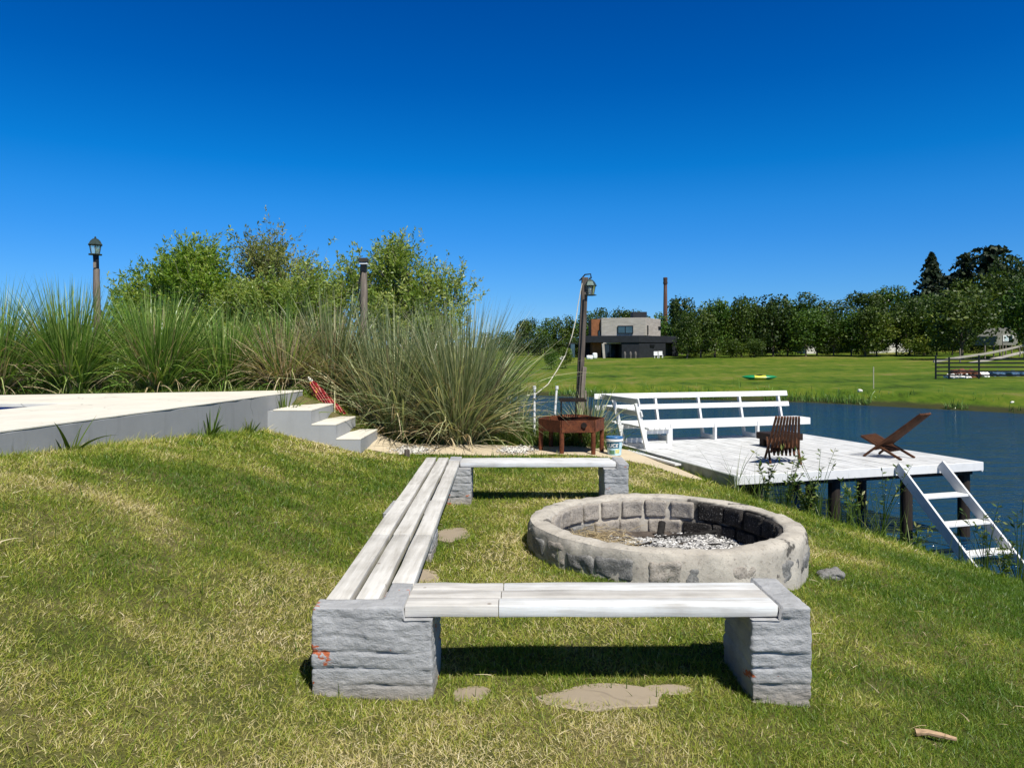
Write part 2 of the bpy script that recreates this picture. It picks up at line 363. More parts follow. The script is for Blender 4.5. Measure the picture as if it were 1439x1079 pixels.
tag(MB().add([(-400,3,-1.25),(400,3,-1.25),(400,330,-1.25),(-400,330,-1.25)],[(0,1,2,3)]).build('river_water',M['water']),kind='structure')

# draped sheet (path)
def inside(poly,x,y):
    c=np.zeros(np.shape(x),bool); n=len(poly)
    for i in range(n):
        (x1,y1),(x2,y2)=poly[i],poly[(i+1)%n]
        k=((y1>y)!=(y2>y))&(x<(x2-x1)*(y-y1)/(y2-y1+1e-12)+x1); c^=k
    return c
PATH=[(-2.35,11.15),(-2.3,12.7),(-1.2,12.75),(.2,12.6),(1.2,12.5),(1.65,12.7),(2.0,12.95),(2.3,12.2),(2.58,11.2),(2.80,10.4),(2.5,10.3),(2.0,11.05),(1.3,11.35),(-.4,11.3),(-1.4,11.4)]
def drape(name,poly,res,lift,m,edge=.06):
    px=[p[0] for p in poly];py=[p[1] for p in poly]
    X,Y=np.meshgrid(np.arange(min(px),max(px)+res,res),np.arange(min(py),max(py)+res,res)); n=X.shape[1]
    wx=X+(fbm(X*4,Y*4,21)-.5)*edge*2; wy=Y+(fbm(X*4,Y*4,33)-.5)*edge*2
    ok=inside(poly,wx,wy); Z=H(X.ravel(),Y.ravel())+lift
    q=[]; 
    for j in range(X.shape[0]-1):
        for i in range(n-1):
            if ok[j,i] and ok[j,i+1] and ok[j+1,i] and ok[j+1,i+1]: q.append((j*n+i,j*n+i+1,j*n+n+i+1,j*n+n+i))
    q=np.array(q); u,inv=np.unique(q,return_inverse=True)
    V=np.stack([X.ravel(),Y.ravel(),Z],1)[u]
    return link(name,np_mesh(name,V,[inv.reshape(q.shape)]),m)
tag(drape('sand_path',PATH,.05,.006,M['sand']),kind='structure')

# ------------------------------------------------------------------ terrace, pool, steps
def wl(y): return -4.51+.087*y
def bk(x): return 12.2+(x+3.45)*.345
ZT=.95
ter=empty('pool_terrace',(-5,9,.5),0,'raised concrete pool terrace with cream top and grey plastered side wall','terrace')
def child(o,par): o.parent=par; o.matrix_parent_inverse=Matrix.Translation(-Vector(par.location)); return o
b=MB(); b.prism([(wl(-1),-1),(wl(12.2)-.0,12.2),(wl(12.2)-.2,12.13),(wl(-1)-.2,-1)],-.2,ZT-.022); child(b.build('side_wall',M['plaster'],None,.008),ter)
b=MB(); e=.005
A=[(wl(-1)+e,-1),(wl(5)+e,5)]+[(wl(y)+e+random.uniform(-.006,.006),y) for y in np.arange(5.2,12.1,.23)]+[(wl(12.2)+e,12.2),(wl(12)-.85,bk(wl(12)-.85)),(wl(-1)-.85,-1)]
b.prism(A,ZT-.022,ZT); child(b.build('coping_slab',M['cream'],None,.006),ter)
PR=lambda y:-5.45+.087*(y-9.0)
b=MB(); b.prism([(wl(-1)-.862,-1),(wl(8.99)-.862,8.99),(PR(8.99),8.99),(PR(-1),-1)],ZT-.05,ZT-.004)
b.prism([(wl(9)-.862,9.0),(wl(11.8)-.862,bk(wl(11.8)-.862)),(-16,bk(-16)),(-16,9.0-1.2),(-16,8.6),(-9,9.0)],ZT-.05,ZT-.004)
child(b.build('deck_slab',M['cream'],None,.004),ter)
b=MB(); b.bb(-16,-5.3,9.0,9.2,.0,ZT-.052); b.prism([(PR(9),9.0),(PR(9)+.2,9.0),(PR(-1)+.2,-1),(PR(-1),-1)],0,ZT-.052); child(b.build('pool_wall',M['pool_tile']),ter)
tag(MB().add([(-16,-1,.72),(PR(-1),-1,.72),(PR(9),9,.72),(-16,9,.72)],[(0,1,2,3)]).build('pool_water',M['pool_water']),kind='structure')
st=empty('concrete_steps',(-2.9,11.4,0),0,'three plastered concrete steps with cream treads beside the pool terrace','steps')
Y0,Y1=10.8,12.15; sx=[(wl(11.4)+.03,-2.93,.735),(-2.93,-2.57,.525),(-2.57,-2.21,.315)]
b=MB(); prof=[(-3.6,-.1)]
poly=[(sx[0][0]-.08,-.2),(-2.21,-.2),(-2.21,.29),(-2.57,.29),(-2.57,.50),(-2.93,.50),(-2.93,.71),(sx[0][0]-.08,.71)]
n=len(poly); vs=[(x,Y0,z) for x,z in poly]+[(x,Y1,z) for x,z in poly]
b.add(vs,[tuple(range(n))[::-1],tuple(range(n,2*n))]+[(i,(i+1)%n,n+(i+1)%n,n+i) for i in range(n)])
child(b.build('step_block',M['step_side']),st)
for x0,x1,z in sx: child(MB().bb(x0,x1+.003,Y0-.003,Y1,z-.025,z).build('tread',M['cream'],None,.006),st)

# ------------------------------------------------------------------ masonry bench
def rough_mesh(name,x0,x1,y0,y1,z0,z1,res=.02,rad=.02,amp=.012,groove=.011,period=.08,fn=None,seed=0,fine=.5):
    bm=bmesh.new(); L=[(x0,x1),(y0,y1),(z0,z1)]
    nn=[max(2,int(round((b_-a_)/res))) for a_,b_ in L]
    grid={}
    def vert(i,j,k):
        key=(i,j,k)
        if key not in grid:
            p=Vector([L[d][0]+(L[d][1]-L[d][0])*q/nn[d] for d,q in enumerate((i,j,k))])
            grid[key]=bm.verts.new(p)
        return grid[key]
    for d in range(3):
        u,v=(d+1)%3,(d+2)%3
        for side in (0,nn[d]):
            for a_ in range(nn[u]):
                for b_ in range(nn[v]):
                    q=[]
                    for da,db in ((0,0),(1,0),(1,1),(0,1)):
                        ix=[0,0,0]; ix[d]=side; ix[u]=a_+da; ix[v]=b_+db; q.append(vert(*ix))
                    if side==0: q=q[::-1]
                    bm.faces.new(q)
    for v in bm.verts:
        p=v.co.copy(); rr=[min(rad,(L[d][1]-L[d][0])*.49) for d in range(3)]
        q=Vector([min(max(p[d],L[d][0]+rr[d]),L[d][1]-rr[d]) for d in range(3)]); dv=p-q
        nrm=dv.normalized() if dv.length>1e-9 else Vector((0,0,1)); p=q+nrm*rad
        s=Vector((seed*3.7,seed*1.3,seed*2.1))
        a_=(mnoise.fractal(Vector((p.x*(4 if groove else 6),p.y*(4 if groove else 6),p.z*6))+s,1,2,4)*amp+mnoise.noise(Vector((p.x*30,p.y*30,p.z*55))+s)*amp*fine*.5)
        if groove and abs(nrm.z)<.8:
            ph=(p.z+mnoise.noise(Vector((p.x*3,p.y*3,0))+s)*.012)/period; fr=abs(ph-round(ph)); cn=math.floor(ph)
            keep=max(0,min(1,.5+1.5*mnoise.noise(Vector((p.x*5,p.y*5,round(ph)*3.1))+s)))
            a_-=groove*max(0,1-fr/.14)**1.5*keep
            a_+=.006*mnoise.noise(Vector((cn*7.3,s.x+(nrm.x>.5)*3,1.1)))
            a_+=.012*max(0,mnoise.noise(Vector((p.x*9,p.y*9,cn*2.3))+s))*max(0,1-(ph-cn)*2.2)          # mortar squeezed out over the joint below
        p=p+nrm*a_; v.co=fn(p) if fn else p
    bmesh.ops.recalc_face_normals(bm,faces=bm.faces)
    for f in bm.faces: f.smooth=True
    me=bpy.data.meshes.new(name); bm.to_mesh(me); bm.free(); return me
bench=empty('garden_bench',(0,0,0),0,'U-shaped fireside bench of worn white planks on grey mortared piers','bench')
ZB=.415
def pier(x0,x1,y0,y1,seed,rims=(),z0=-.15):
    """one masonry pier; where no rim stands its top is notched down to carry the planks"""
    L=.0
    def fn(p):
        if p.z>ZB-.053 and not any((a-.03 if a<=x0+.01 else a)<=p.x<=(b+.03 if b>=x1-.01 else b) and (c-.03 if c<=y0+.01 else c)<=p.y<=(d+.03 if d>=y1-.01 else d) for a,b,c,d in rims): p=Vector((p.x,p.y,ZB-.055+.002*mnoise.noise(p*30)))
        return p
    link('pier',rough_mesh('pier',x0,x1,y0,y1,z0,ZB+.004,.0085,.011,.007,.014,.072,fn=fn,seed=seed,fine=.9),M['pier'],bench)
pier(-.895,-.355,3.30,3.70,1,[(-.895,-.487,3.30,3.425),(-.598,-.487,3.40,3.665)])
pier(1.07,1.335,3.30,3.74,2,[(1.205,1.335,3.30,3.74)])
pier(-.96,-.60,5.5,6.0,3)
pier(-.97,-.425,7.62,8.15,4,[(-.68,-.545,7.90,8.15)])
pier(.95,1.20,7.62,8.12,5,[(1.09,1.20,7.62,8.12)])
def plank_mesh(name,pts0,pts1,w,t,m,zt,seed,sag=.003):
    """plank from (x,y) to (x,y), top at zt"""
    p=Vector((*pts0,0));q=Vector((*pts1,0));d=q-p;L=d.length;d.normalize();sd=Vector((-d.y,d.x,0))
    N=max(3,int(L/.25)); rd=random.Random(seed); vs=[];fs=[]
    for i in range(N+1):
        c=p+d*(L*i/N); ww=w/2+rd.uniform(-.0015,.0015); zz=zt+rd.uniform(-sag,sag)
        for a_,z_ in ((-ww,zz-t),(ww,zz-t),(ww,zz),(-ww,zz)): vs.append(c+sd*a_+Vector((0,0,z_)))
    for i in range(N):
        for k in range(4): fs.append((i*4+k,i*4+(k+1)%4,i*4+4+(k+1)%4,i*4+4+k))
    fs+=[(0,1,2,3),(N*4+3,N*4+2,N*4+1,N*4)]
    return MB().add(vs,fs).build(name,m,bench,.005,2,True)
sl_=-.0159
for i,(xc,ya,yb) in enumerate(((-.807,3.43,8.08),(-.672,3.43,8.08),(-.537,3.668,7.88))):
    o=lambda y: xc+sl_*(y-3.43)
    plank_mesh('plank',(o(ya),ya),(o(4.65),4.65),.108,.05,M['white_y'],ZB,i)
    plank_mesh('plank',(o(4.654),4.654),(o(yb),yb),.108,.05,M['white_y'],ZB+.002,i+5)
for i,yc in enumerate((3.388,3.503,3.618)):
    plank_mesh('plank',(-.483,yc),(-.062+.01*i,yc),.113,.052,M['white_x'],ZB,i+20)
    plank_mesh('plank',(-.060+.01*i,yc),(1.198,yc),.113,.052,M['patch_x'] if i!=1 else M['white_x'],ZB+.001,i+30)
for i,yc in enumerate((7.78,7.90,8.02)):
    plank_mesh('plank',(-.54,yc),(1.085-.01*i,yc),.117,.05,M['patch_x'],ZB+.001,i+40)

# ------------------------------------------------------------------ fire ring
RC=Vector((1.22,5.98,0)); ring=empty('fire_pit',RC,0,'round low fire pit walled with mortared granite stones','fire pit')
N=220; prof=[(1.02,-.35),(1.075,-.2),(1.085,-.05),(1.08,.10),(1.075,.18),(1.06,.212),(1.02,.222),(.97,.222),(.93,.218),(.905,.205),(.895,.17),(.89,.10),(.885,0),(.88,-.1),(.88,-.25)]
pr=[]
for (r0,z0),(r1,z1) in zip(prof[:-1],prof[1:]):
    for t in (0,.5): pr.append((r0+(r1-r0)*t,z0+(z1-z0)*t))
pr.append(prof[-1]); vs=[];fs=[]
for i,(r,z) in enumerate(pr):
    for k in range(N):
        t=2*math.pi*k/N; d=Vector((math.cos(t),math.sin(t),0)); p=Vector((d.x*r,d.y*r,z))
        lo=mnoise.fractal(d*2.1+Vector((3,1,z)),1,2,3); f=mnoise.fractal(p*9,1,2,3); g=mnoise.noise(p*30)
        wob=1+.028*lo; zz=z+(.016*mnoise.noise(d*1.7)+.008*mnoise.noise(d*6))*(z>.0)
        q=Vector((d.x*r*wob,d.y*r*wob,zz)); q+=d*(.014*f+.005*g)*(1 if r>.98 else -1); q.z+=.006*f*(z>.15); vs.append(q)
for i in range(len(pr)-1):
    for k in range(N): fs.append((i*N+k,i*N+(k+1)%N,(i+1)*N+(k+1)%N,(i+1)*N+k))
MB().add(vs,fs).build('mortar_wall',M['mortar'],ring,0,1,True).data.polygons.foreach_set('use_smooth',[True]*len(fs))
def ring_stone(th,w,zc,h,rin,rout,m,seed,rad=.03,amp=.016):
    rm=(rin+rout)/2
    def fn(p): a_=th+p.x/rm; d=Vector((math.cos(a_),math.sin(a_),0)); wob=1+.028*mnoise.fractal(d*2.1+Vector((3,1,p.z)),1,2,3); return Vector((math.cos(a_)*p.y*wob,math.sin(a_)*p.y*wob,p.z))
    return link('stone',rough_mesh('stone',-w/2,w/2,rin,rout,zc-h/2,zc+h/2,.014,rad,amp,0,fn=fn,seed=seed),m,ring)
rd=random.Random(5)
a_=R(168)
k=0
while a_<R(372):
    w=rd.uniform(.19,.29); h=rd.uniform(.12,.16)
    ring_stone(a_,w,rd.uniform(.075,.10)-.075*max(0,math.cos(a_)),h,.98,1.085+rd.uniform(-.003,.005),M['granite'] if rd.random()<.72 else M['granite_warm'],k+50,.03,.02); k+=1
    a_+=(w+rd.uniform(.02,.09))/1.08
a_=R(-25)
while a_<R(205):
    w=rd.uniform(.17,.25); dd=math.degrees(a_)
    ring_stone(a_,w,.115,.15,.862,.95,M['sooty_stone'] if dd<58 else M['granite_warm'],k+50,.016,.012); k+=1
    a_+=(w+.022)/.875
a_=R(-18)
while a_<R(200):
    w=rd.uniform(.2,.32); dd=math.degrees(a_)
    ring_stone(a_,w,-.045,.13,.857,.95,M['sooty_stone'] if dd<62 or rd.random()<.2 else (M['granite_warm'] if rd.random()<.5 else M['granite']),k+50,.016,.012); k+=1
    a_+=(w+.025)/.875
# pit bed
b=MB(); n=40; vs=[(0,0,-.10)]
for i in range(1,16):
    for k in range(n):
        t=2*math.pi*k/n; r=.92*i/15; x,y=r*math.cos(t),r*math.sin(t)
        vs.append((x,y,-.125+.03*mnoise.fractal(Vector((x*4,y*4,0)),1,2,3)+.11*max(0,-.25-x)+.05*max(0,y-.2)))
fs=[(0,1+k,1+(k+1)%n) for k in range(n)]+[(1+i*n+k,1+i*n+n+k,1+i*n+n+(k+1)%n,1+i*n+(k+1)%n) for i in range(14) for k in range(n)]
M['pit_soil']=plain('charred_soil',(.075,.06,.05),.95,0,.6,9,.8,dist=.02)
b.add(vs,fs).build('pit_bed',M['pit_soil'],ring,0,1,True)
def pitz(x,y): return -.125+.03*mnoise.fractal(Vector((x*4,y*4,0)),1,2,3)+.11*max(0,-.25-x)+.05*max(0,y-.2)
def flakes(n,spots,size,seed,zf,flat=.5):
    r=np.random.default_rng(seed); V=[];Fc=[];At=[]
    for i in range(n):
        cx,cy,sx_,sy_=spots[int(r.integers(len(spots)))]
        x,y=cx+r.normal()*sx_,cy+r.normal()*sy_; s=size*r.uniform(.4,1.6)
        e=Euler(r.uniform(0,6.28,3)).to_matrix(); z=zf(x,y); base=len(V); a=r.random()
        for p in ((1,0,0),(-1,0,0),(0,1,0),(0,-1,0),(0,0,flat),(0,0,-flat)):
            q=e@Vector([c*s*r.uniform(.6,1.2) for c in p]); V.append((x+q.x,y+q.y,z+abs(q.z)*.6+s*.2)); At.append(a)
        for t in ((0,2,4),(2,1,4),(1,3,4),(3,0,4),(2,0,5),(1,2,5),(3,1,5),(0,3,5)): Fc.append([base+q for q in t])
    return np.array(V),np.array(Fc),At
M['ash']=foliage('ash_flake',[(0,(.10,.095,.09)),(.3,(.42,.41,.40)),(1,(.78,.77,.75))],.0,.9)
V,Fc,At=flakes(5200,[(-.05,.42,.16,.07),(.35,.46,.19,.08),(.58,.38,.12,.09),(.25,.25,.22,.12)],.018,1,lambda x,y:pitz(x,y)+.02)
V+=np.array([RC.x,RC.y,0]); tag(link('ash',np_mesh('ash',V,[Fc],{'rnd':At}),M['ash']),'pale grey ash heaped inside the fire pit','ash',kind='stuff')
M['char']=plain('charcoal',(.012,.011,.01),.9,0,.5,25,.7)
for i,(x,y,l,rz,r,lab,mt) in enumerate(((-.12,.33,.28,.25,.018,'thin charred log lying along the left edge of the ash','char'),(.42,.62,.75,.1,.020,'long blackened branch along the far wall of the fire pit','char'),(.52,.36,.30,-.35,.018,'short burnt log on the ash near the sooty wall','char'),(.12,.68,.13,1.2,.035,'stubby black log end poking up beside the pale stones','char'),(.30,.45,.22,.5,.013,'split grey stick lying in the middle of the ash','log'))):
    d=Vector((math.cos(rz),math.sin(rz),.10 if i!=3 else .9)); c=RC+Vector((x,y,pitz(x,y)+r+.015))
    pts=[c+d*(l*(t-.5))+Vector((0,0,.012*mnoise.noise(Vector((t*3,i,0))))) for t in np.linspace(0,1,9)]
    tag(MB().tube(pts,[r*(.75+.3*mnoise.noise(Vector((t*4,i*3,2)))+.2) for t in range(9)],9).build('charred_log',M[mt],None,0,1,True),lab,'log',None)

# ------------------------------------------------------------------ blades (lawn, reeds, weeds)
def blades(P,D,L,W_,bend,segs,rnd,taper=1.0,dirn=None):
    """P base (n,3); D initial unit direction (n,3); bends towards the ground; returns V,faces,attr"""
    n=len(P); side=np.cross(D,np.array([0,0,1.])); ln=np.linalg.norm(side,axis=1,keepdims=True); 
    alt=np.stack([np.cos(rnd*40),np.sin(rnd*40),0*rnd],1); side=np.where(ln<.05,alt,side/np.maximum(ln,1e-6))
    ro=rng.uniform(-.9,.9,n)[:,None]; up=np.cross(side,D); side=side*np.cos(ro)+up*np.sin(ro)
    vs=[];p=P.copy();d=D.copy()
    for i in range(segs+1):
        t=i/segs; w=(W_*(1-t**1.6)*taper+W_*.04)[:,None]
        if i<segs: vs.append(p-side*w/2); vs.append(p+side*w/2)
        else: vs.append(p)
        p=p+d*(L/segs)[:,None]; d=d+np.array([0,0,-1.])*(bend/segs)[:,None]; d/=np.linalg.norm(d,axis=1,keepdims=True)
    k=2*segs+1; V=np.stack(vs,1).reshape(-1,3); b0=np.arange(n)*k; fs=[]
    if segs>1: fs.append(np.concatenate([np.stack([b0+2*i,b0+2*i+1,b0+2*i+3,b0+2*i+2],1) for i in range(segs-1)]))
    fs.append(np.stack([b0+2*segs-2,b0+2*segs-1,b0+2*segs],1))
    return V,fs,np.repeat(rnd,k)
DECK_O=Vector((1.78,14.15,0)); U=Vector((.957,.29,0)).normalized(); Vv=Vector((U.y,-U.x,0)); ZD=-.10
def lawn_ok(x,y):
    ok=~inside(PATH,x,y)
    ok&=~((x<wl(y)+.0)&(y<12.3)); ok&=~((x<-2.2)&(y>10.8)&(y<12.2))
    ok&=((x-RC.x)**2+(y-RC.y)**2)>1.06**2
    for a_,b_,c_,d_ in ((-.88,-.37,3.32,3.68),(1.09,1.31,3.32,3.72),(-.95,-.61,5.52,5.98),(-.96,-.44,7.64,8.13),(.96,1.19,7.64,8.1)): ok&=~((x>a_)&(x<b_)&(y>c_)&(y<d_))
    u=(x-DECK_O.x)*U.x+(y-DECK_O.y)*U.y; v=(x-DECK_O.x)*Vv.x+(y-DECK_O.y)*Vv.y
    ok&=~((u>0)&(v<4.25)&(u<4.3)&(v>0))
    return ok
SLABS=[(.42,3.33,.27,.105,.1),(-.185,3.35,.085,.065,.4),(-.33,3.36,.05,.05,0),(.12,3.40,.05,.03,0),(-.62,5.15,.11,.16,.2),(-.52,6.35,.14,.22,-.2),(.72,3.42,.10,.05,0)]
def in_slab(x,y,g=0.):
    m=np.zeros(np.shape(x),bool)
    for cx,cy,rx,ry,rt in SLABS:
        c,s=math.cos(rt),math.sin(rt); u=(x-cx)*c+(y-cy)*s; v=-(x-cx)*s+(y-cy)*c
        m|=((u/rx)**2+(v/ry)**2+(fbm(x*9,y*9,41)-.5)*1.1)<1-g
    return m
def dryness(x,y):
    d=.30+1.2*(fbm(x*.75,y*.75,5)-.47)+.7*(fbm(x*3.2,y*3.2,8)-.5)
    for cx,cy,sx_,sy_,a in ((-1.3,2.6,1.5,.35,.27),(-1.25,4.2,.5,1.5,.36),(.5,2.85,1.4,.35,.24),(-.05,6.2,.5,1.5,.22),(.4,4.2,.8,.5,.25),(-2.6,4.9,.6,.4,.25),(-2.7,7.6,1.0,.6,.15),(1.9,4.9,.3,.25,.2)):
        d+=a*np.exp(-((x-cx)/sx_)**2-((y-cy)/sy_)**2)
    d-=.20*sst((x-1.7)/2.0)+.12*sst((y-8.5)/2)*(x>-.3)
    return d
Ps=[];Ls=[];Ws=[];Rs=[]
for ya,yb,den,wd,ln in ((1.9,3.6,30000,.0027,.027),(3.6,5.2,17000,.0034,.030),(5.2,7.6,9500,.0048,.034),(7.6,10.0,4800,.0070,.038),(10.0,13.2,2500,.0105,.044)):
    xa,xb=-.73*yb-.2,.73*yb+.4; n=int((xb-xa)*(yb-ya)*den); x=rng.uniform(xa,xb,n); y=rng.uniform(ya,yb,n)
    s1=sdist(x,y,NEAR); m=lawn_ok(x,y)&(s1<1.2)&(np.abs(x)<.73*y+.3)&(~in_slab(x,y,.28)); x,y,s1=x[m],y[m],s1[m]
    m=rng.random(len(x))<.55+.45*sst((fbm(x*7,y*7,77)-.32)/.2); x,y,s1=x[m],y[m],s1[m]; n=len(x)
    d=dryness(x,y); tuft=fbm(x*5,y*5,13)
    wall=np.exp(-np.abs(x-wl(y)-.05)/.12)*(x>wl(y)-.05)*(y<11)
    L=ln*rng.lognormal(0,.33,n)*(.75+.75*tuft)*(1+1.4*wall)*(1+.7*sst(s1/.8+.6))*(1-.25*np.clip(d-.45,0,1))
    Rs.append(np.clip(d+rng.normal(0,.17,n)+(rng.random(n)<.10)*.3,0,1)); Ws.append(wd*rng.uniform(.7,1.35,n)); Ls.append(L); Ps.append(np.stack([x,y,H(x,y)-.004],1))
P=np.concatenate(Ps);L=np.concatenate(Ls);W_=np.concatenate(Ws);rn=np.concatenate(Rs); n=len(P)
th=rng.uniform(0,2*np.pi,n); tilt=np.abs(rng.normal(.75,.35,n))+rn*.35; tilt=np.clip(tilt,0,1.45)
D=np.stack([np.sin(tilt)*np.cos(th),np.sin(tilt)*np.sin(th),np.cos(tilt)],1)
V,fs,At=blades(P,D,L,W_,np.full(n,.5),2,rn)
print('lawn blades',n)
tag(link('lawn_grass',np_mesh('lawn_grass',V,fs,{'rnd':At}),M['grass']),'short mown lawn with green and straw coloured patches','grass',kind='stuff')
for i,(cx,cy,rx,ry,rt) in enumerate(SLABS):
    if i in (2,3): continue
    t=np.linspace(0,2*np.pi,28,endpoint=False); pts=[]
    for q in t:
        k=1+.28*mnoise.noise(Vector((math.cos(q)*1.7,math.sin(q)*1.7,i*5))); u,v=rx*1.1*k*math.cos(q),ry*1.1*k*math.sin(q)
        pts.append((cx+u*math.cos(rt)-v*math.sin(rt),cy+u*math.sin(rt)+v*math.cos(rt)))
    z=max(hz(x,y) for x,y in pts)+.002
    tag(MB().prism(pts,z-.06,z).build('concrete_slab',M['slab'],None,.004),['largest bare concrete slab flush in the grass under the front bench','small round concrete patch in the grass beside the left front pier','','','brownish slab beside the left bench nearest the front','bare slab at the foot of the middle pier of the left bench','','thin slab edge next to the right front pier'][i] or 'narrow strip of bare concrete left of the right front pier','slab')

def clump(name,base,h,spread,n,green,label,cat='ornamental grass',dry=.25,tall=1.0,lean=(0,0),drybias=0,rad=.28,seed=0,group=None,wd=.026):
    global rng; rng=np.random.default_rng(seed+100)
    e=empty(name,base,0,label,cat,group)
    def part(nm,n_,lo,hi,tl,bend,m,w,dead=False):
        r=rad*np.sqrt(rng.random(n_)); a=rng.uniform(0,2*np.pi,n_)
        P=np.stack([r*np.cos(a),r*np.sin(a)*.7,np.full(n_,-.02)],1)
        t=np.clip(np.abs(rng.normal(0,spread*tl,n_))+r/rad*.12,0,1.25); a2=a+rng.normal(0,.6,n_)
        D=np.stack([np.sin(t)*np.cos(a2)+lean[0],np.sin(t)*np.sin(a2)+lean[1],np.cos(t)],1); D/=np.linalg.norm(D,axis=1,keepdims=True)
        L=h*rng.uniform(lo,hi,n_)*tall; bd=bend*rng.uniform(.3,1.5,n_)*(0.35+t)
        V,fs,At=blades(P,D,L,w*rng.uniform(.6,1.3,n_),bd,7,np.clip(rng.beta(2,2.6,n_),0,1))
        return link(nm,np_mesh(nm,V,fs,{'rnd':At}),m,e)
    part('leaves',int(.72*n*(1-dry)),.5,1.12,1,1.25,green,wd)
    if dry>0: part('dry_leaves',int(.7*n*dry),.35,.95,1.35,1.7,M['straw'],wd*.8)
    return e
GR='tall pampas grass clumps along the terrace and path'
def gp(px,Y): 
    x=(px-719.5)*Y/F; return Vector((x,Y,hz(x,Y)))
clump('pampas_grass',gp(-12,12.2),1.9,.42,1500,M['reed'],'pampas clump cut by the left edge of the picture, brown thatch below',dry=.45,seed=1,group=GR)
clump('pampas_grass',gp(98,12.6),1.9,.33,1800,M['reed'],'green pampas clump just left of the lantern post',dry=.12,seed=2,group=GR)
clump('pampas_grass',gp(222,12.9),1.8,.34,2000,M['reed'],'upright green pampas clump with pale streaks right of the lantern post',dry=.2,seed=3,group=GR)
clump('pampas_grass',gp(312,13.4),1.6,.42,1500,M['reed'],'dark pampas clump between the streaky clump and the dry tan one',dry=.15,seed=4,group=GR)
clump('pampas_grass',gp(398,13.2),1.65,.38,1500,M['reed'],'dry tan pampas clump behind the top of the steps',dry=.75,seed=5,group=GR)
clump('pampas_grass',gp(468,13.6),2.0,.42,1600,M['reed_blue'],'mixed tan and green pampas clump behind the red bundle',dry=.45,seed=6,group=GR)
clump('pampas_grass',gp(556,13.1),2.35,.34,2000,M['reed_blue'],'arching blue-green pampas clump right of the steps',dry=.25,seed=7,group=GR,rad=.34)
clump('pampas_grass',gp(645,12.95),2.5,.36,2800,M['reed_blue'],'biggest pampas clump, blue-green and spreading behind the sandy path',dry=.22,seed=8,group=GR,rad=.36)
clump('pampas_grass',gp(716,13.9),1.3,.5,320,M['reed_blue'],'low loose pampas clump by the two white pipes',dry=.25,seed=9,group=GR)
clump('pampas_grass',Vector((1.32,12.75,hz(1.32,12.75))),1.05,.42,420,M['reed_blue'],'small pampas tuft growing at the foot of the leaning post',dry=.35,seed=10,group=GR,rad=.14)

# low weeds / ground cover behind path
def cover(name,n,region,h,m,label,seed,wd=.012,kind='stuff'):
    global rng; rng=np.random.default_rng(seed)
    px=[p[0] for p in region];py=[p[1] for p in region]
    x=rng.uniform(min(px),max(px),n*2);y=rng.uniform(min(py),max(py),n*2); k=inside(region,x,y)&(fbm(x*2.3,y*2.3,seed)>.38)&(H(x,y)>-1.2); x,y=x[k][:n],y[k][:n]; n=len(x)
    t=np.abs(rng.normal(.3,.3,n)); a=rng.uniform(0,6.28,n); D=np.stack([np.sin(t)*np.cos(a),np.sin(t)*np.sin(a),np.cos(t)],1)
    V,fs,At=blades(np.stack([x,y,H(x,y)-.01],1),D,h*rng.lognormal(0,.35,n),wd*rng.uniform(.6,1.4,n),rng.uniform(.2,1.6,n),4,np.clip(rng.normal(.42,.22,n),0,1))
    return tag(link(name,np_mesh(name,V,fs,{'rnd':At}),m),label,'ground cover',kind=kind)
cover('bank_weeds',9000,[(-2.2,12.7),(1.6,12.55),(1.7,13.8),(.6,15.2),(-2.5,16.8)],.26,M['weed'],'rank green weeds behind the sandy path',201)
cover('terrace_weeds',7000,[(-9.5,10.4),(-3.6,12.3),(-3.4,13.6),(-9.5,12.8)],.10,M['weed'],'low green weeds along the back of the terrace',202)
cover('bank_reeds',2600,[(2.75,9.75),(3.1,9.25),(4.5,8.3),(5.4,7.8),(7.0,6.7),(8.6,7.4),(5.8,9.8),(3.2,10.6)],.42,M['weed'],'thin reeds and grass on the bank below the white deck',203,.008)
cover('behind_scrub',9000,[(-11,13.6),(-3.4,13.8),(-2,16),(-6,18.5),(-13,18.5)],.75,M['reed'],'dark scrub filling the ground under the willows',204,.03)
cover('table_weeds',1500,[(.2,12.4),(1.75,12.3),(1.9,13.2),(.2,13.2)],.30,M['weed'],'green weeds growing behind and under the rusty fire table',205,.014)
cover('lawn_tufts',1500,[(-4,3),(4,3),(4,9.5),(-4,9.5)],.075,M['weed'],'scattered longer weed tufts in the mown lawn',206,.006)
rng=np.random.default_rng(207); V_=[]
for (ax_,ay_),(bx_,by_) in zip(FARS[1:6],FARS[2:7]):
    L_=math.hypot(bx_-ax_,by_-ay_); n=int(min(L_,60)*150); t=rng.uniform(0 if L_<60 else .6,1,n); o=rng.gamma(1.6,.32,n)-.15; V_.append(np.stack([ax_+(bx_-ax_)*t-(by_-ay_)/L_*o,ay_+(by_-ay_)*t+(bx_-ax_)/L_*o],1))
V_=np.concatenate(V_); k=fbm(V_[:,0]*.5,V_[:,1]*.5,55)>.40; x,y=V_[k,0],V_[k,1]; n=len(x); t=np.abs(rng.normal(.2,.25,n)); a=rng.uniform(0,6.28,n)
V,fs,At=blades(np.stack([x,y,H(x,y)-.02],1),np.stack([np.sin(t)*np.cos(a),np.sin(t)*np.sin(a),np.cos(t)],1),.30*rng.lognormal(0,.4,n),.028*rng.uniform(.6,1.4,n),rng.uniform(.2,1.2,n),3,np.clip(rng.normal(.25,.2,n),0,1))
tag(link('far_reeds',np_mesh('far_reeds',V,fs,{'rnd':At}),M['reed']),'rough grass and reeds along the far waterline','reeds',kind='stuff')
GW='weed tufts at the foot of the terrace wall'
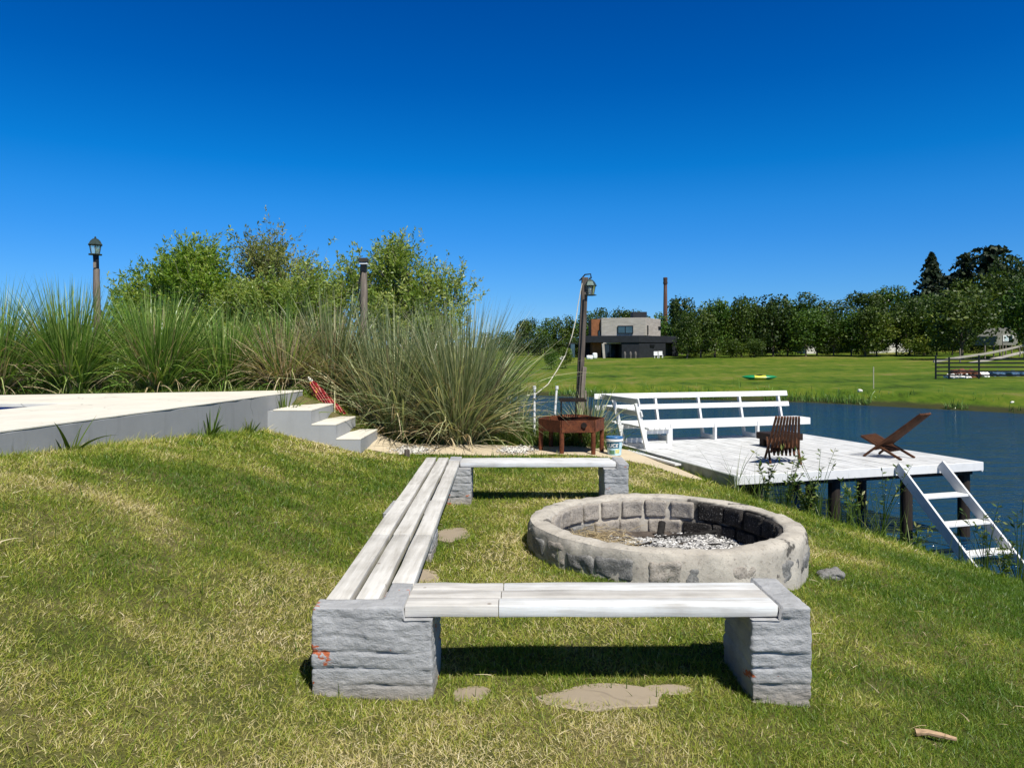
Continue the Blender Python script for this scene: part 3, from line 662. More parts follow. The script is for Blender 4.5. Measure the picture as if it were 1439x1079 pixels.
for i,(px,py,h,lab) in enumerate(((66,636,.42,'leggy weed with long arching leaves casting shadows on the terrace wall'),(176,612,.30,'second weed tuft along the terrace wall from the left'),(276,596,.22,'small broad-leaved weed at the terrace wall left of the upright pair'),(313,594,.34,'upright weed at the terrace wall near its far end'),(341,590,.55,'tallest weed tuft at the terrace wall, close to the steps'),(240,606,.16,'shortest weed in the grass against the terrace wall'))):
    p=G(px,py); p.x=max(p.x,wl(p.y)+.07)
    clump('weed_tuft',(p.x,p.y,hz(p.x,p.y)),h*(1 if i==0 else 1.45),.55,(12,30,26,34,60,30)[i],M['weed'],lab,'weed',0,1,(.05,0),0,.04,300+i,GW,.03)
GS='stemmed weeds on the river bank'
def stem_weed(p,h,label,seed,n=5,leafy=True):
    r=random.Random(seed); e=empty('river_weed',p,0,label,'weed',GS); b=MB(); V=[];Fc=[];At=[]
    for s in range(n):
        a=r.uniform(0,6.28); tl=r.uniform(.05,.45); L=h*r.uniform(.6,1.1); pts=[]
        for t in np.linspace(0,1,6): pts.append(Vector((math.cos(a)*L*tl*t*t+.02*math.cos(a*3),math.sin(a)*L*tl*t*t,L*t*(1-.15*tl*t))))
        b.tube(pts,[.006*(1-.7*t)for t in np.linspace(0,1,6)],5)
        for q in range(26 if leafy else 7):
            t=r.uniform(.3,1) if leafy else r.uniform(.8,1); i=min(4,int(t*5)); c=pts[i].lerp(pts[i+1],t*5-i); d=Vector((r.gauss(0,1),r.gauss(0,1),r.gauss(.5,.6))).normalized(); s_=d.cross(Vector((r.gauss(0,1),r.gauss(0,1),1))).normalized(); l=r.uniform(.04,.09); k=len(V)
            V+= [c,c+d*l*.5+s_*l*.16,c+d*l,c+d*l*.5-s_*l*.16]; Fc.append((k,k+1,k+2,k+3)); At+=[r.random()]*4
    b.build('stems',M['weed'],e); link('leaves',np_mesh('leaves',np.array([tuple(v) for v in V]),[np.array(Fc)],{'rnd':At}),M['weed'],e)
for i,(px,Y,h,lab) in enumerate(((1078,9.3,.85,'slim leafy weed standing in front of the deck near its left corner'),(1108,9.2,.75,'bushy leafy weed below the deck, right of the slim one'),(1135,9.1,.5,'shorter bushy weed at the bank edge below the deck'),(1194,9.0,.75,'tall leafy weed in front of the dark deck pile'),(1290,8.9,.62,'leafy yellow-green weed against the left side of the white ladder'),(1412,8.3,.75,'leafy weed growing right of the lowest ladder tread'))):
    x=(px-719.5)*Y/F; stem_weed((x,Y,hz(x,Y)-.02),h,lab,i,5+i%3)
for i,(px,Y,h,lab) in enumerate(((1150,9.1,.95,'thin bare grass stalks arching over the deck front'),(1240,8.8,1.0,'dry grass stalks rising left of the ladder'),(1385,8.4,.95,'dry seeded stalks among the ladder treads'),(1432,8.2,1.1,'dry seeded stalks at the right edge beside the ladder'),(1205,8.9,.7,'crossed pale stalks between the pile and the ladder'))):
    x=(px-719.5)*Y/F; stem_weed((x,Y,hz(x,Y)-.02),h,lab,40+i,9,False)

# gravel
for k,(poly,lab) in enumerate((([(-2.05,11.45),(-1.75,12.45),(-1.22,12.5),(-1.25,11.4),(-1.6,11.3)],'white pebble patch beside the bottom step'),([(-.2,11.55),(-.2,12.3),(.33,12.35),(.33,11.5)],'white pebble patch behind the far end of the bench'))):
    cx=sum(p[0] for p in poly)/len(poly);cy=sum(p[1] for p in poly)/len(poly)
    V,Fc,At=flakes(700,[(cx,cy,.13,.20)],.026,20+k,lambda x,y:hz(x,y)+.008,.7)
    tag(link('gravel',np_mesh('gravel',V,[Fc]),M['pebble']),lab,'gravel',kind='stuff')

# ------------------------------------------------------------------ deck
deck=empty('wooden_deck',(DECK_O.x,DECK_O.y,ZD),math.atan2(U.y,U.x),'white painted plank deck on dark piles over the river','deck')
# local: x along U, y = -Vv (away from camera) -> boards occupy y in [-4.3,0]
DW,DL=4.32,4.30; b=MB(); x=0; rd=random.Random(3)
nb=36; bw=DW/nb
for i in range(nb):
    b.bb(i*bw+.004,(i+1)*bw-.004,-DL+rd.uniform(-.004,.004),rd.uniform(-.004,.012),-.03+rd.uniform(-.0015,.0015),rd.uniform(-.0025,.0025))
b.build('deck_boards',M['deck_paint'],deck,.003)
b=MB(); b.bb(-.002,DW+.002,-DL-.035,-DL-.006,-.125,.004); b.build('front_fascia',M['bench_paint'],deck,.004)
b=MB(); b.bb(-.036,-.006,-DL-.03,-2.6,-.17,.0); b.build('side_fascia',plain('shaded_white_board',(.24,.27,.22),.7,0,.3,6,.2),deck,.004)  # white paint with its shade and grass tint put into the board colour
b=MB(); b.bb(-.16,-.05,-2.95,-1.2,-.06,-.03); b.build('edge_board',M['deck_paint'],deck,.004)
b=MB(); b.bb(DW+.006,DW+.034,-DL,.0,-.15,.0); b.build('side_fascia',M['bench_paint'],deck,.004)
for yy in (-.15,-1.5,-2.85,-4.15): MB().bb(.1,DW-.05,yy-.04,yy+.04,-.20,-.032).build('joist',M['pile'],deck)
for xx,yy in ((.45,-4.12),(1.75,-4.12),(3.05,-4.12),(4.15,-4.12),(.3,-2.0),(1.75,-2.0),(3.05,-2.0),(4.15,-2.0),(1.75,-.2),(3.05,-.2),(4.15,-.2)):
    MB().tube([(xx,yy-.02,-2.4),(xx,yy-.02,-.201)],[.09,.085],12).build('pile',M['pile'],deck,0,1,True)
# corner bench on the deck
cb=empty('corner_bench',(DECK_O.x,DECK_O.y,ZD),math.atan2(U.y,U.x),'L-shaped white slatted bench with leaning back on the deck','bench')
def frame(o,ang,ends=True):
    """bench frame; local f = towards seat front"""
    c,s=math.cos(ang),math.sin(ang)
    T=lambda f,z: Vector((o[0]+f*c,o[1]+f*s,z))
    sd=(-s,c,0); P=M['bench_paint']
    MB().bar(T(.06,.002),T(-.15,.80),.045,.075,(c,s,0)).build('back_post',P,cb,.004)
    MB().bar(T(.48,.002),T(.48,.30),.045,.085,(c,s,0)).build('leg',P,cb,.004)
    MB().bar(T(.085,.045),T(.44,.045),.042,.085).build('foot_rail',P,cb,.004)
    MB().bar(T(.0,.30),T(.52,.30),.040,.07).build('seat_bearer',P,cb,.004)
for a_ in (1.10,2.05,3.0,3.93): frame((a_,-.06),-math.pi/2)
for bb_ in (-1.48,-.55): frame((.07,bb_),0)
P=M['bench_paint']
def brd(p,q,w,t,up,nm): MB().bar(p,q,w,t,up).build(nm,P,cb,.005)
tl=.21/.80
for z,h_ in ((.83,.105),(.615,.10)):
    off=.06-tl*z+.035
    brd((-.20,-.06+tl*z-.095,z),(4.14,-.06+tl*z-.095,z),.03,h_,(0,tl,1),'back_board')
    brd((.07-tl*z+.095,-1.53,z),(.07-tl*z+.095,.02,z),.03,h_,(-tl,0,1),'back_board')
for i in range(4): brd((.05 if i<2 else .55,-.17-i*.107,.355),(4.22,-.17-i*.107,.355),.098,.035,(0,0,1),'seat_board')
brd((.58,-.552,.305),(4.22,-.552,.305),.03,.13,(0,0,1),'seat_apron')
for i in range(4): brd((.17+i*.107,-1.56,.357),(.17+i*.107,-.40,.357),.096,.034,(0,0,1),'seat_board')
# ladder
lad=empty('wooden_ladder',(0,0,0),0,'white wooden ladder stair leading from the deck front down the bank','ladder')
T0=DECK_O+U*2.66+Vv*4.36+Vector((0,0,ZD)); 
for k in (0,.80):
    p=T0+U*k+Vector((0,0,.02)); q=p+Vv*1.42+U*.10+Vector((0,0,-1.42))
    MB().bar(p,q,.035,.145).build('stringer',P,lad,.004)
for t in (.26,.49,.72,.96):
    c=T0+U*.40+Vv*(1.42*t)+U*.10*t+Vector((0,0,.0-1.40*t)); MB().box(c,(.765,.20,.035),Matrix.Rotation(math.atan2(U.y,U.x),3,'Z')).build('tread',P,lad,.004)

# stick chairs
def stick_chair(loc,head,label):
    e=empty('stick_chair',loc,head,label,'chair','brown wooden stick chairs on the deck'); m=M['chair_wood']
    cr=Vector((0,0,.20)); nA=9
    for i in range(nA):
        u=(i/(nA-1)-.5); y0=u*.45; yt=u*.31; end=i in (0,nA-1)
        top=Vector((-.62-.03*math.cos(u*3),yt,.73)); low=Vector((.225,y0*1.10,.006)) if end else Vector((.09,y0,.122))
        MB().bar(low,top,.032,.034,(1,0,1)).build('back_slat',m,e,.004)
    nB=8
    for i in range(nB):
        u=(i/(nB-1)-.5); y0=u*.41; end=i in (0,nB-1)
        fr=Vector((.28,u*.43,.325)); bk_=Vector((-.36,y0*1.05,.006)) if end else Vector((-.16,y0*.98,.115))
        MB().bar(bk_,fr,.030,.036).build('seat_slat',m,e,.004)
    MB().tube([(0,-.24,.20),(0,.24,.20)],.007,6).build('cross_rod',M['black'],e)
    return e
stick_chair((4.17,11.38,ZD),math.atan2(.85,.22),'brown stick chair seen from behind, in front of the low table')
stick_chair((5.98,11.86,ZD),math.atan2(.80,-.60),'brown stick chair facing left, alone near the right corner of the deck')
tb=empty('low_table',(4.75,13.15,ZD),.29,'low dark wooden table on the deck beside the white bench','table')
MB().bb(-.30,.30,-.26,.26,.13,.25).build('table_top',M['dark_wood'],tb,.01)
for x in (-.19,.19):
    for y in (-.16,.16): MB().bb(x-.07,x+.07,y-.06,y+.06,0,.129).build('leg',M['dark_wood'],tb,.008)

# ------------------------------------------------------------------ fire table, bucket, pipes, stump, rocks
ft=empty('fire_table',(.96,11.95,hz(.96,11.95)),0,'rusty hexagonal steel fire table on short pipe legs beside the leaning post','fire table')
fz=0; rad=.54; ang0=R(-112)
hexp=[(rad*math.cos(ang0+k*math.pi/3),rad*math.sin(ang0+k*math.pi/3)) for k in range(6)]
for k in range(6):
    (x1,y1),(x2,y2)=hexp[k],hexp[(k+1)%6]; d=Vector((x2-x1,y2-y1,0)).normalized()
    MB().bar(Vector((x1,y1,.42))+d*.008,Vector((x2,y2,.42))-d*.008,.012,.19).build('side_panel',M['rust'],ft,.002)
    MB().tube([(x1*.93,y1*.93,-.1),(x1*.93,y1*.93,.34)],.036,12).build('leg',M['rust'],ft,0,1,True)
MB().prism([(x*.97,y*.97) for x,y in hexp],.34,.36).build('tray',M['dark_iron'],ft)
MB().lathe([(.20,.361),(.25,.53),(.265,.55),(.25,.55),(.23,.53),(.19,.38)],28,(.02,0,0)).build('fire_bowl',M['rust'],ft,0,1,True)
b=MB()
for x in (-.17,.07): b.tube([(x,-.05,.36),(x,-.05,.80)],.012,8)
b.build('grill_stand',M['dark_iron'],ft)
g=MB()
g.bb(-.20,.22,-.26,-.235,.79,.83).bb(-.20,.22,.135,.16,.79,.83)
for i in range(12): g.bb(-.20+i*.0375,-.19+i*.0375,-.234,.134,.80,.815)
g.build('grill_grate',M['dark_iron'],ft)
MB().lathe([(.045,-.008),(.045,.008)],20).build('round_boss',M['dark_iron'],ft,.002).matrix_local=Matrix.Translation(((hexp[0][0]+hexp[1][0])/2+.09,(hexp[0][1]+hexp[1][1])/2-.012,.44))@Matrix.Rotation(R(90),4,'X')@Matrix.Rotation(-(ang0+R(30)+R(90)),4,'Y')
# bucket
bp=Vector((1.625,11.75,hz(1.625,11.75)+.005)); bu=empty('paint_bucket',bp,0,'white and blue plastic paint bucket with dark lid rim, standing by the deck bench','bucket')
MB().lathe([(.10,0),(.105,.005),(.125,.235),(.128,.24)],32).build('body',M['white_plastic'],bu,0,1,True)
M['teal']=plain('teal_label',(.01,.10,.16),.4,0,.35,20,.0); M['pale_label']=plain('pale_blue_label',(.45,.66,.74),.4,0,.25,14,.0); M['yellow_label']=plain('yellow_label',(.62,.62,.25),.4,0,.3,30,0); M['blue_lid']=plain('blue_lid',(.03,.13,.30),.35,0,.3,20,.05)
def wrap(z0,z1,a0,a1,off,m,nm):
    vs=[];n=16
    for k in range(n+1):
        t=a0+(a1-a0)*k/n
        for z in (z0,z1): r=.105+.02*z/.235+off; vs.append((r*math.sin(t),-r*math.cos(t),z))
    MB().add(vs,[(2*k,2*k+2,2*k+3,2*k+1) for k in range(n)]).build(nm,m,bu,0,1,True)
wrap(.012,.225,-1.6,1.5,.0015,M['pale_label'],'label'); wrap(.125,.215,-1.5,.55,.003,M['teal'],'label_band'); wrap(.045,.105,.0,.62,.003,M['yellow_label'],'label_picture')
wrap(.03,.09,-.9,-.1,.0028,plain('green_label',(.12,.28,.16),.4,0,.5,30,0),'label_picture')
MB().lathe([(.130,.232),(.140,.236),(.140,.262),(.132,.266)],32).build('rim',M['white_plastic'],bu,0,1,True)
MB().lathe([(.0,.268),(.134,.267),(.137,.29),(.128,.302),(.0,.304)],32,cap=False).build('lid',M['blue_lid'],bu,0,1,True)
cu=bpy.data.curves.new('lettering','FONT'); cu.body='LUCE'; cu.size=.075; cu.align_x='CENTER'; cu.shear=.15; cu.extrude=.0; cu.offset=.002
to=bpy.data.objects.new('lettering',cu); C.objects.link(to); dg=bpy.context.evaluated_depsgraph_get()
tm=bpy.data.meshes.new_from_object(to.evaluated_get(dg)); C.objects.unlink(to); bpy.data.objects.remove(to)
for v in tm.vertices:
    z=v.co.y+.143; t=v.co.x/.118-.42; r=.105+.02*z/.235+.0045; v.co=(r*math.sin(t),-r*math.cos(t),z)
link('lettering',tm,M['white_plastic'],bu)
MB().tube([(.143*math.cos(t),.02-.143*math.sin(t)*.35,.24-.17*math.sin(t)) for t in np.linspace(0,math.pi,16)],.003,6).build('handle',M['white_plastic'],bu)
# white pipes
for px,Y,ty,lean,lab in ((751,12.7,543,0,'straight white plastic pipe stake left of the fire table'),(780,13.1,543,.05,'slightly tilted white plastic pipe stake behind the fire table')):
    x=(px-719.5)*Y/F; top=EYE-(ty-HY)*Y/F; e=empty('pipe_stake',(x,Y,hz(x,Y)),0,lab,'pipe','white pipe stakes'); h=top-hz(x,Y)
    MB().tube([(-lean,0,-.2),(lean*.6,0,h)],.021,10).build('pipe',M['white_plastic'],e,0,1,True); MB().tube([(lean*.6,0,h-.045),(lean*.62,0,h+.01)],.032,10).build('cap',M['white_plastic'],e,0,1,True)
x=(572-719.5)*11.15/F; tag(MB().box((x,11.15,hz(x,11.15)+.03),(.075,.075,.16),Matrix.Rotation(.3,3,'Z')).build('wood_stake',M['dark_post'],None,.008),'short dark wooden peg in the grass by the white pebbles','peg')
p=G(1166,812); tag(link('rock',rough_mesh('rock',-.10,.10,-.06,.06,-.04,.055,.012,.03,.035,0,seed=77),M['granite']),'grey rock lying in the grass right of the fire pit','rock').location=p
p=G(1315,1042); e=tag(MB().tube([(-.075,.02,.03),(-.03,.01,.036),(.02,-.004,.03),(.075,-.02,.022)],[.016,.012,.012,.008],8).build('stick',plain('tan_husk',(.40,.27,.16),.8,0,.4,30,.3,(1,4,4)),None,0,1,True),'tan dry stick lying in the grass at lower right','stick'); e.location=p
# red hammock bundle
M['red']=None
def red_mat():
    k=NT('red_striped_cloth').p(.85,0,.15); w=k.n('TexWave',bands_direction='X'); w.inputs['Scale'].default_value=9; w.inputs['Distortion'].default_value=.8; w.inputs['Detail'].default_value=2
    X_=k.xyz(); u_=k.math('ADD',k.math('MULTIPLY',X_[0],.83),k.math('MULTIPLY',X_[2],.55)); cx_=k.n('CombineXYZ'); k.l(u_,cx_.inputs[0]); k.l(k.math('MULTIPLY',X_[1],.6),cx_.inputs[1]); k.l(cx_.outputs[0],w.inputs[0]); n2=k.noise(5,3); k.col(k.mix(k.ramp(n2,[(.6,0),(.66,.9)]),k.ramp(w.outputs[1],[(0,(.10,.006,.010)),(.45,(.34,.015,.022)),(.85,(.28,.012,.018)),(.96,(.50,.22,.18))]),(.75,.52,.08))); k.bump(w.outputs[1],.8,.02); return k.m
M['red']=red_mat()
hb_=empty('hammock',(-3.1,12.45,.3),0,'rolled red striped hammock propped beside the steps','hammock')
b=MB(); vs=[];nn=26
for i,t in enumerate(np.linspace(0,1,14)):
    c=Vector((-.27+.40*t**1.15,0,.78-.62*t)); w=.03+.16*t**.7; 
    for k in range(nn):
        a=2*math.pi*k/nn; f=1+.12*math.sin(a*7+t*3)+.05*math.sin(a*11+t*9); vs.append(c+Vector((math.cos(a)*w*f*.95,math.sin(a)*.11*f,math.cos(a)*w*.38*f)))
fs=[(i*nn+k,i*nn+(k+1)%nn,(i+1)*nn+(k+1)%nn,(i+1)*nn+k) for i in range(13) for k in range(nn)]+[tuple(range(nn))[::-1],tuple(range(13*nn,14*nn))]
b.add(vs,fs).build('cloth',M['red'],hb_,0,1,True)
MB().tube([(-.33,0,.86),(-.28,0,.80),(-.25,.0,.74)],[.012,.03,.026],8).build('rope_end',M['rope'],hb_,0,1,True)

# ------------------------------------------------------------------ lamp posts
def post_shape(p0,p1,r0,r1,m,par,nm='pole',n=12):
    pts=[];rr=[]
    for t in np.linspace(0,1,14):
        q=Vector(p0).lerp(Vector(p1),t); pts.append(q+Vector((.012*mnoise.noise(Vector((t*4,r0*90,1))),.0,0))); rr.append(r0+(r1-r0)*t+.006*mnoise.noise(Vector((t*9,3,r0*50))))
    return MB().tube(pts,rr,n).build(nm,m,par,0,1,True)
def lantern(par,o,s,metal,tilt=0):
    """carriage lantern, base at o, total height ~s"""
    e=bpy.data.objects.new('lantern',None)
    o=Vector(o); b=MB(); b.lathe([(.02*s,0),(.36*s,.01*s),(.37*s,.05*s),(.30*s,.07*s),(.0,.08*s)],6,o); fr=b.build('lantern',metal,par)
    g=MB(); g.lathe([(.22*s,.08*s),(.30*s,.52*s)],6,o,False); g.build('glass',M['glass'],fr)
    f=MB()
    for k in range(6):
        t=2*math.pi*k/6; f.bar(o+Vector((.225*s*math.cos(t),.225*s*math.sin(t),.08*s)),o+Vector((.31*s*math.cos(t),.31*s*math.sin(t),.53*s)),.028*s,.028*s)
    f.build('frame_bars',metal,fr)
    r=MB(); r.lathe([(.36*s,.52*s),(.39*s,.55*s),(.34*s,.62*s),(.27*s,.75*s),(.15*s,.86*s),(.05*s,.90*s),(.06*s,.95*s),(.0,1.02*s)],6,o,False); r.build('cap',metal,fr)
    c=MB(); c.lathe([(.045*s,.08*s),(.045*s,.30*s),(.09*s,.38*s),(.08*s,.46*s),(.0,.5*s)],12,o); c.build('bulb',M['white_plastic'],fr)
    return fr
Y=13.0; x=(135.5-719.5)*Y/F; gz0=hz(x,Y); lp=empty('lamp_post',(x,Y,gz0),0,'weathered wooden post with a dark carriage lantern on top, behind the pool terrace','lamp post')
top=EYE-(378-HY)*Y/F-gz0
post_shape((.03,0,-.2),(0,0,top),.068,.055,M['post_wood'],lp); MB().tube([(0,0,top-.02),(-.01,0,top+.24)],[.045,.05],10).build('bracket',M['black'],lp,0,1,True); MB().box((.0,-.055,top+.06),(.05,.02,.10)).build('socket_box',M['post_wood'],lp,.004)
lantern(lp,(-.02,0,top+.24),.33,M['verdigris'])
Y=15.0; x=(511-719.5)*Y/F; gz0=hz(x,Y); lq=empty('lamp_post',(x,Y,gz0),0,'wooden post topped by a flat-capped box lamp, in front of the pale willow','lamp post')
top=EYE-(383-HY)*Y/F-gz0
post_shape((.0,0,-.2),(0,0,top),.085,.072,M['post_wood'],lq)
MB().bb(-.055,.055,-.075,.075,top-.001,top+.155).build('lamp_body',M['black'],lq,.006); MB().bb(-.085,.085,-.11,.10,top+.20,top+.285).build('lamp_cap',plain('brown_cap',(.05,.04,.03),.6),lq,.01); MB().bb(-.075,.078,-.09,.09,top+.156,top+.199).build('lens',M['white_plastic'],lq,.004)
MB().tube([(-.03,-.085,top),(-.07,-.09,top-.2),(-.085,-.09,top-.4),(-.03,-.095,top-.8)],.012,6).build('cable',M['black'],lq)
Y=13.3; x0=(812-719.5)*Y/F; z0=hz(x0,Y); l3=empty('lamp_post',(x0,Y,z0),0,'leaning dark timber post with a lantern hooked on its right side, by the fire table','lamp post')
x1=(822-719.5)*Y/F-x0; z1=EYE-(390-HY)*Y/F-z0
b=MB(); pts=[Vector((-.02,0,-.2)),Vector((x1,0,z1))]; b.bar(pts[0],pts[1],.125,.115,(1,0,0)); b.build('pole',M['dark_post'],l3,.012,2)
MB().bar((.08,-.075,.85),(.115,-.075,1.32),.07,.03,(0,1,0)).build('splint_board',M['post_wood'],l3,.004)
MB().bar((.075,-.075,.2),(.10,-.075,.9),.10,.028,(0,1,0)).build('splint_board',M['post_wood'],l3,.004)
MB().tube([(x1-.1,-.02,z1-.06),(x1,-.02,z1+.05),(x1+.10,-.02,z1+.06),(x1+.11,-.02,z1-.02)],.013,8).build('hook',M['black'],l3,0,1,True)
lantern(l3,(x1+.085,-.02,z1-.33),.33,M['verdigris'])
MB().tube([(x1-.03,-.07,z1-.4),(.02,-.07,1.2),(-.03,-.08,.4)],.014,6).build('cable',M['black'],l3)
pl=[at(818,398,13.2),at(812,430,13.2),at(809.5,448,13.2),at(803,475,13.15),at(794,500,13.1),at(783,520,13.0),at(770,540,12.9),at(754,553,12.75),at(740,556,12.6)]
tag(MB().tube(pl,.0085,6).build('rope',M['rope'],None,0,1,True),'cream cable sagging from the leaning post down to the pipe stake','cable')

# ------------------------------------------------------------------ willows
def willow(base,blobs,n_tw,leaf,label,seed,lm,dry=0,lpt=19):
    r=random.Random(seed); e=empty('willow_tree',base,0,label,'tree','willows behind the pampas grass'); b=MB(); stems=[]
    for s in range(9):
        bl=r.choice(blobs); c=Vector(bl[:3])+Vector((r.gauss(0,bl[3]*.3),r.gauss(0,bl[3]*.3),r.gauss(0,bl[4]*.3))); p0=Vector((r.gauss(0,.25),r.gauss(0,.2),-.15)); m1=p0.lerp(c,.5)+Vector((r.gauss(0,.15),r.gauss(0,.15),.25))
        pts=[(p0*(1-t)*(1-t)+m1*2*t*(1-t)+c*t*t) for t in np.linspace(0,1,9)]; stems+=pts[3:]; b.tube(pts,[.055*(1-.8*t) for t in np.linspace(0,1,9)],7)
    b.build('trunk',M['bark'],e,0,1,True)
    tw=MB(); C_=[];Dd=[];kk=[]; tips=[]
    for bl in blobs:
        for q in range(int(9*(bl[5] if len(bl)>5 else 1)*bl[3]*bl[4]/.25)+6):
            d=Vector((r.gauss(0,1),r.gauss(0,1),r.gauss(.25,1))).normalized(); rr=r.random()**.4
            p=Vector(bl[:3])+Vector((d.x*bl[3]*rr,d.y*bl[3]*rr,d.z*bl[4]*rr)); 
            if p.z<.15: continue
            o=min((r.choice(stems) for _ in range(14)),key=lambda s_:(s_-p).length+max(0,s_.z-p.z)*2); mid=o.lerp(p,.55)+Vector((0,0,.12))
            tw.tube([o,mid,p],[.016,.011,.006],5,False); tips.append((p,d,r.random(),r.uniform(.16,.34)))
    for i in range(n_tw):
        c0,d,tone,sp=r.choice(tips); p=c0+Vector((r.gauss(0,sp),r.gauss(0,sp),r.gauss(0,sp)))*.8
        if p.z<.08: continue
        up=Vector((d.x*.45+r.gauss(0,.3),d.y*.45+r.gauss(0,.3),.75+r.gauss(0,.25))).normalized(); tl=r.uniform(.25,.50); tip=p+up*tl
        (tw.tube([c0.lerp(p,.4),p,tip],[.006,.004,.0015],3,False) if i%3==0 else None)
        n_l=lpt if r.random()>dry else max(1,lpt//6)
        for k in range(n_l):
            t=r.uniform(0,1.05); C_.append(p+up*(t*tl)+Vector((r.gauss(0,.018),r.gauss(0,.018),r.gauss(0,.015)))); Dd.append((up*.65+Vector((r.gauss(0,.6),r.gauss(0,.6),r.gauss(0,.45)))).normalized()); kk.append(min(1,max(0,.55*tone+.45*r.random()+.08*(t-.4))))
    tw.build('twigs',M['twig'],e)
    n=len(C_); c=np.array([tuple(v) for v in C_]); d=np.array([tuple(v) for v in Dd]); k=np.array(kk); g=np.random.default_rng(seed)
    sd=np.cross(d,g.normal(size=(n,3))); sd/=np.linalg.norm(sd,axis=1,keepdims=True); l=(leaf*g.uniform(.6,1.3,n))[:,None]
    V=np.stack([c,c+d*l*.5+sd*l*.17,c+d*l,c+d*l*.5-sd*l*.17],1).reshape(-1,3); i4=np.arange(n)*4
    link('crown',np_mesh('crown',V,[np.stack([i4,i4+1,i4+2,i4+3],1)],{'rnd':np.repeat(k,4)}),lm,e); return e
def blob(px,py,rx,ry,Y,dy=0,w=1): 
    p=at(px,py,Y); return (p.x,p.y+dy,p.z,rx*Y/F,ry*Y/F,w)
def wil(basepx,Y,bl,*a,**k):
    base=gp(basepx,Y); return willow(base,[(q[0]-base.x,q[1]-base.y,q[2]-base.z-.27,*q[3:]) for q in bl],*a,**k)
wil(265,18,[blob(268,385,38,36,18),blob(238,400,32,34,18,.5),blob(300,405,30,34,18,-.4),blob(265,360,26,16,18),blob(180,418,15,24,18,.3,.5),blob(250,445,75,40,18,0,1.4),blob(200,470,50,40,18)],2900,.098,'dense dark green willow at the left, behind the streaky pampas',1,M['willow'])
wil(390,18.6,[blob(385,375,48,38,18.6),blob(352,400,30,40,18.6,.4),blob(415,410,35,36,18.6),blob(375,345,26,20,18.6),blob(455,410,26,26,18.6,.6),blob(400,450,70,45,18.6,0,.8)],2300,.088,'tallest willow, thin and greyish with bare twigs at the top',2,M['leaf_dry'],.3,15)
wil(420,17.6,[blob(430,415,40,30,17.6),blob(375,425,40,25,17.6),blob(340,430,30,25,17.6),blob(400,465,75,40,17.6,0,.9),blob(320,465,40,40,17.6)],2400,.098,'lower green willow bush in front of the greyish one',3,M['willow_pale'])
wil(565,18,[blob(562,385,34,34,18),blob(520,400,34,28,18,.5,.6),blob(600,410,30,34,18),blob(632,410,18,26,18,.3,.6),blob(555,360,16,14,18),blob(560,440,55,30,18),blob(495,385,16,20,18,0,.4),blob(550,470,70,50,18,0,.7),blob(625,470,30,45,18,0,.5)],2400,.098,'loose pale willow right of the box-lamp post',4,M['willow_pale'],.15)

# ------------------------------------------------------------------ far bank: trees
def crown_mesh(name,seed,w,h,n,ls,kind='broad'):
    r=np.random.default_rng(seed); V=[];A=[]
    if kind=='broad':
        nb=22; t=r.uniform(0,2*np.pi,nb); zz=r.uniform(.12,.92,nb); rr=np.sqrt(np.clip(1-((zz-.48)/.58)**2,0.05,1))*r.uniform(.35,.78,nb)
        bc=np.stack([np.cos(t)*rr*w/2,np.sin(t)*rr*w/2,zz*h],1); br=r.uniform(.16,.27,nb)*w
        i=r.integers(nb,size=n); d=r.normal(size=(n,3)); d/=np.linalg.norm(d,axis=1,keepdims=True)
        c=bc[i]+d*(br[i]*r.uniform(.55,1.08,n))[:,None]; c[:,2]=np.clip(c[:,2],.02*h,1.1*h); tint=np.clip(r.beta(2,2.6,n)*.58+.42*r.random(nb)[i],0,1)
    else:
        z=r.random(n)**(1.15 if kind=='cone' else .8); layer=np.floor(z*13)/13; fr=(z-layer)*13
        a=r.uniform(0,2*np.pi,n)
        if kind=='cone': rad=(1-z)**.8*(1-.5*fr)*w/2*(.75+.3*np.sin(a*5+layer*40))+.02*w
        else: rad=w/2*(.35+.65*np.sin(np.pi*np.clip(.12+.85*layer,0,1))**.8)*(.55+.5*np.sin(a*3+layer*50))*(1-.35*fr)
        q=r.random(n)**.5; c=np.stack([np.cos(a)*rad*q,np.sin(a)*rad*q,z*h+(q*-.04*h)],1); d=np.stack([np.cos(a),np.sin(a),r.normal(0,.5,n)],1); tint=r.beta(2,2.5,n)
    nrm=d+r.normal(size=(n,3))*.8; nrm/=np.linalg.norm(nrm,axis=1,keepdims=True); s1=np.cross(nrm,r.normal(size=(n,3))); s1/=np.linalg.norm(s1,axis=1,keepdims=True); s2=np.cross(nrm,s1)
    l=(ls*r.uniform(.5,1.4,n))[:,None]
    V=np.stack([c-s1*l*.5,c+s2*l*.33,c+s1*l*.5,c-s2*l*.33],1).reshape(-1,3); i4=np.arange(n)*4
    return np_mesh(name,V,[np.stack([i4,i4+1,i4+2,i4+3],1)],{'rnd':np.repeat(tint,4)})
BM=[crown_mesh('crown',s,1,1,3600,.055) for s in range(5)]; BL=[m.copy() for m in BM[:3]]
for m in BM: m.materials.append(M['far_leaf'])
for m in BL: m.materials.append(M['far_leaf_light'])
CM=[crown_mesh('crown',20+s,1,1,3800,.06,'cone') for s in range(2)]; PM=[crown_mesh('crown',30+s,1,1,2600,.07,'pine') for s in range(3)]
for m in CM+PM: m.materials.append(M['conifer'])
def trunk_mesh():
    b=MB(); b.tube([(0,0,-.02),(.01,0,.12),(-.005,.01,.3),(0,0,.7)],[.022,.017,.014,.006],7)
    for a in (0,2.1,4.2): b.tube([(0,0,.2),(.1*math.cos(a),.1*math.sin(a),.36),(.2*math.cos(a),.2*math.sin(a),.5)],[.011,.008,.003],5)
    return b.mesh('trunk',0,1,True)
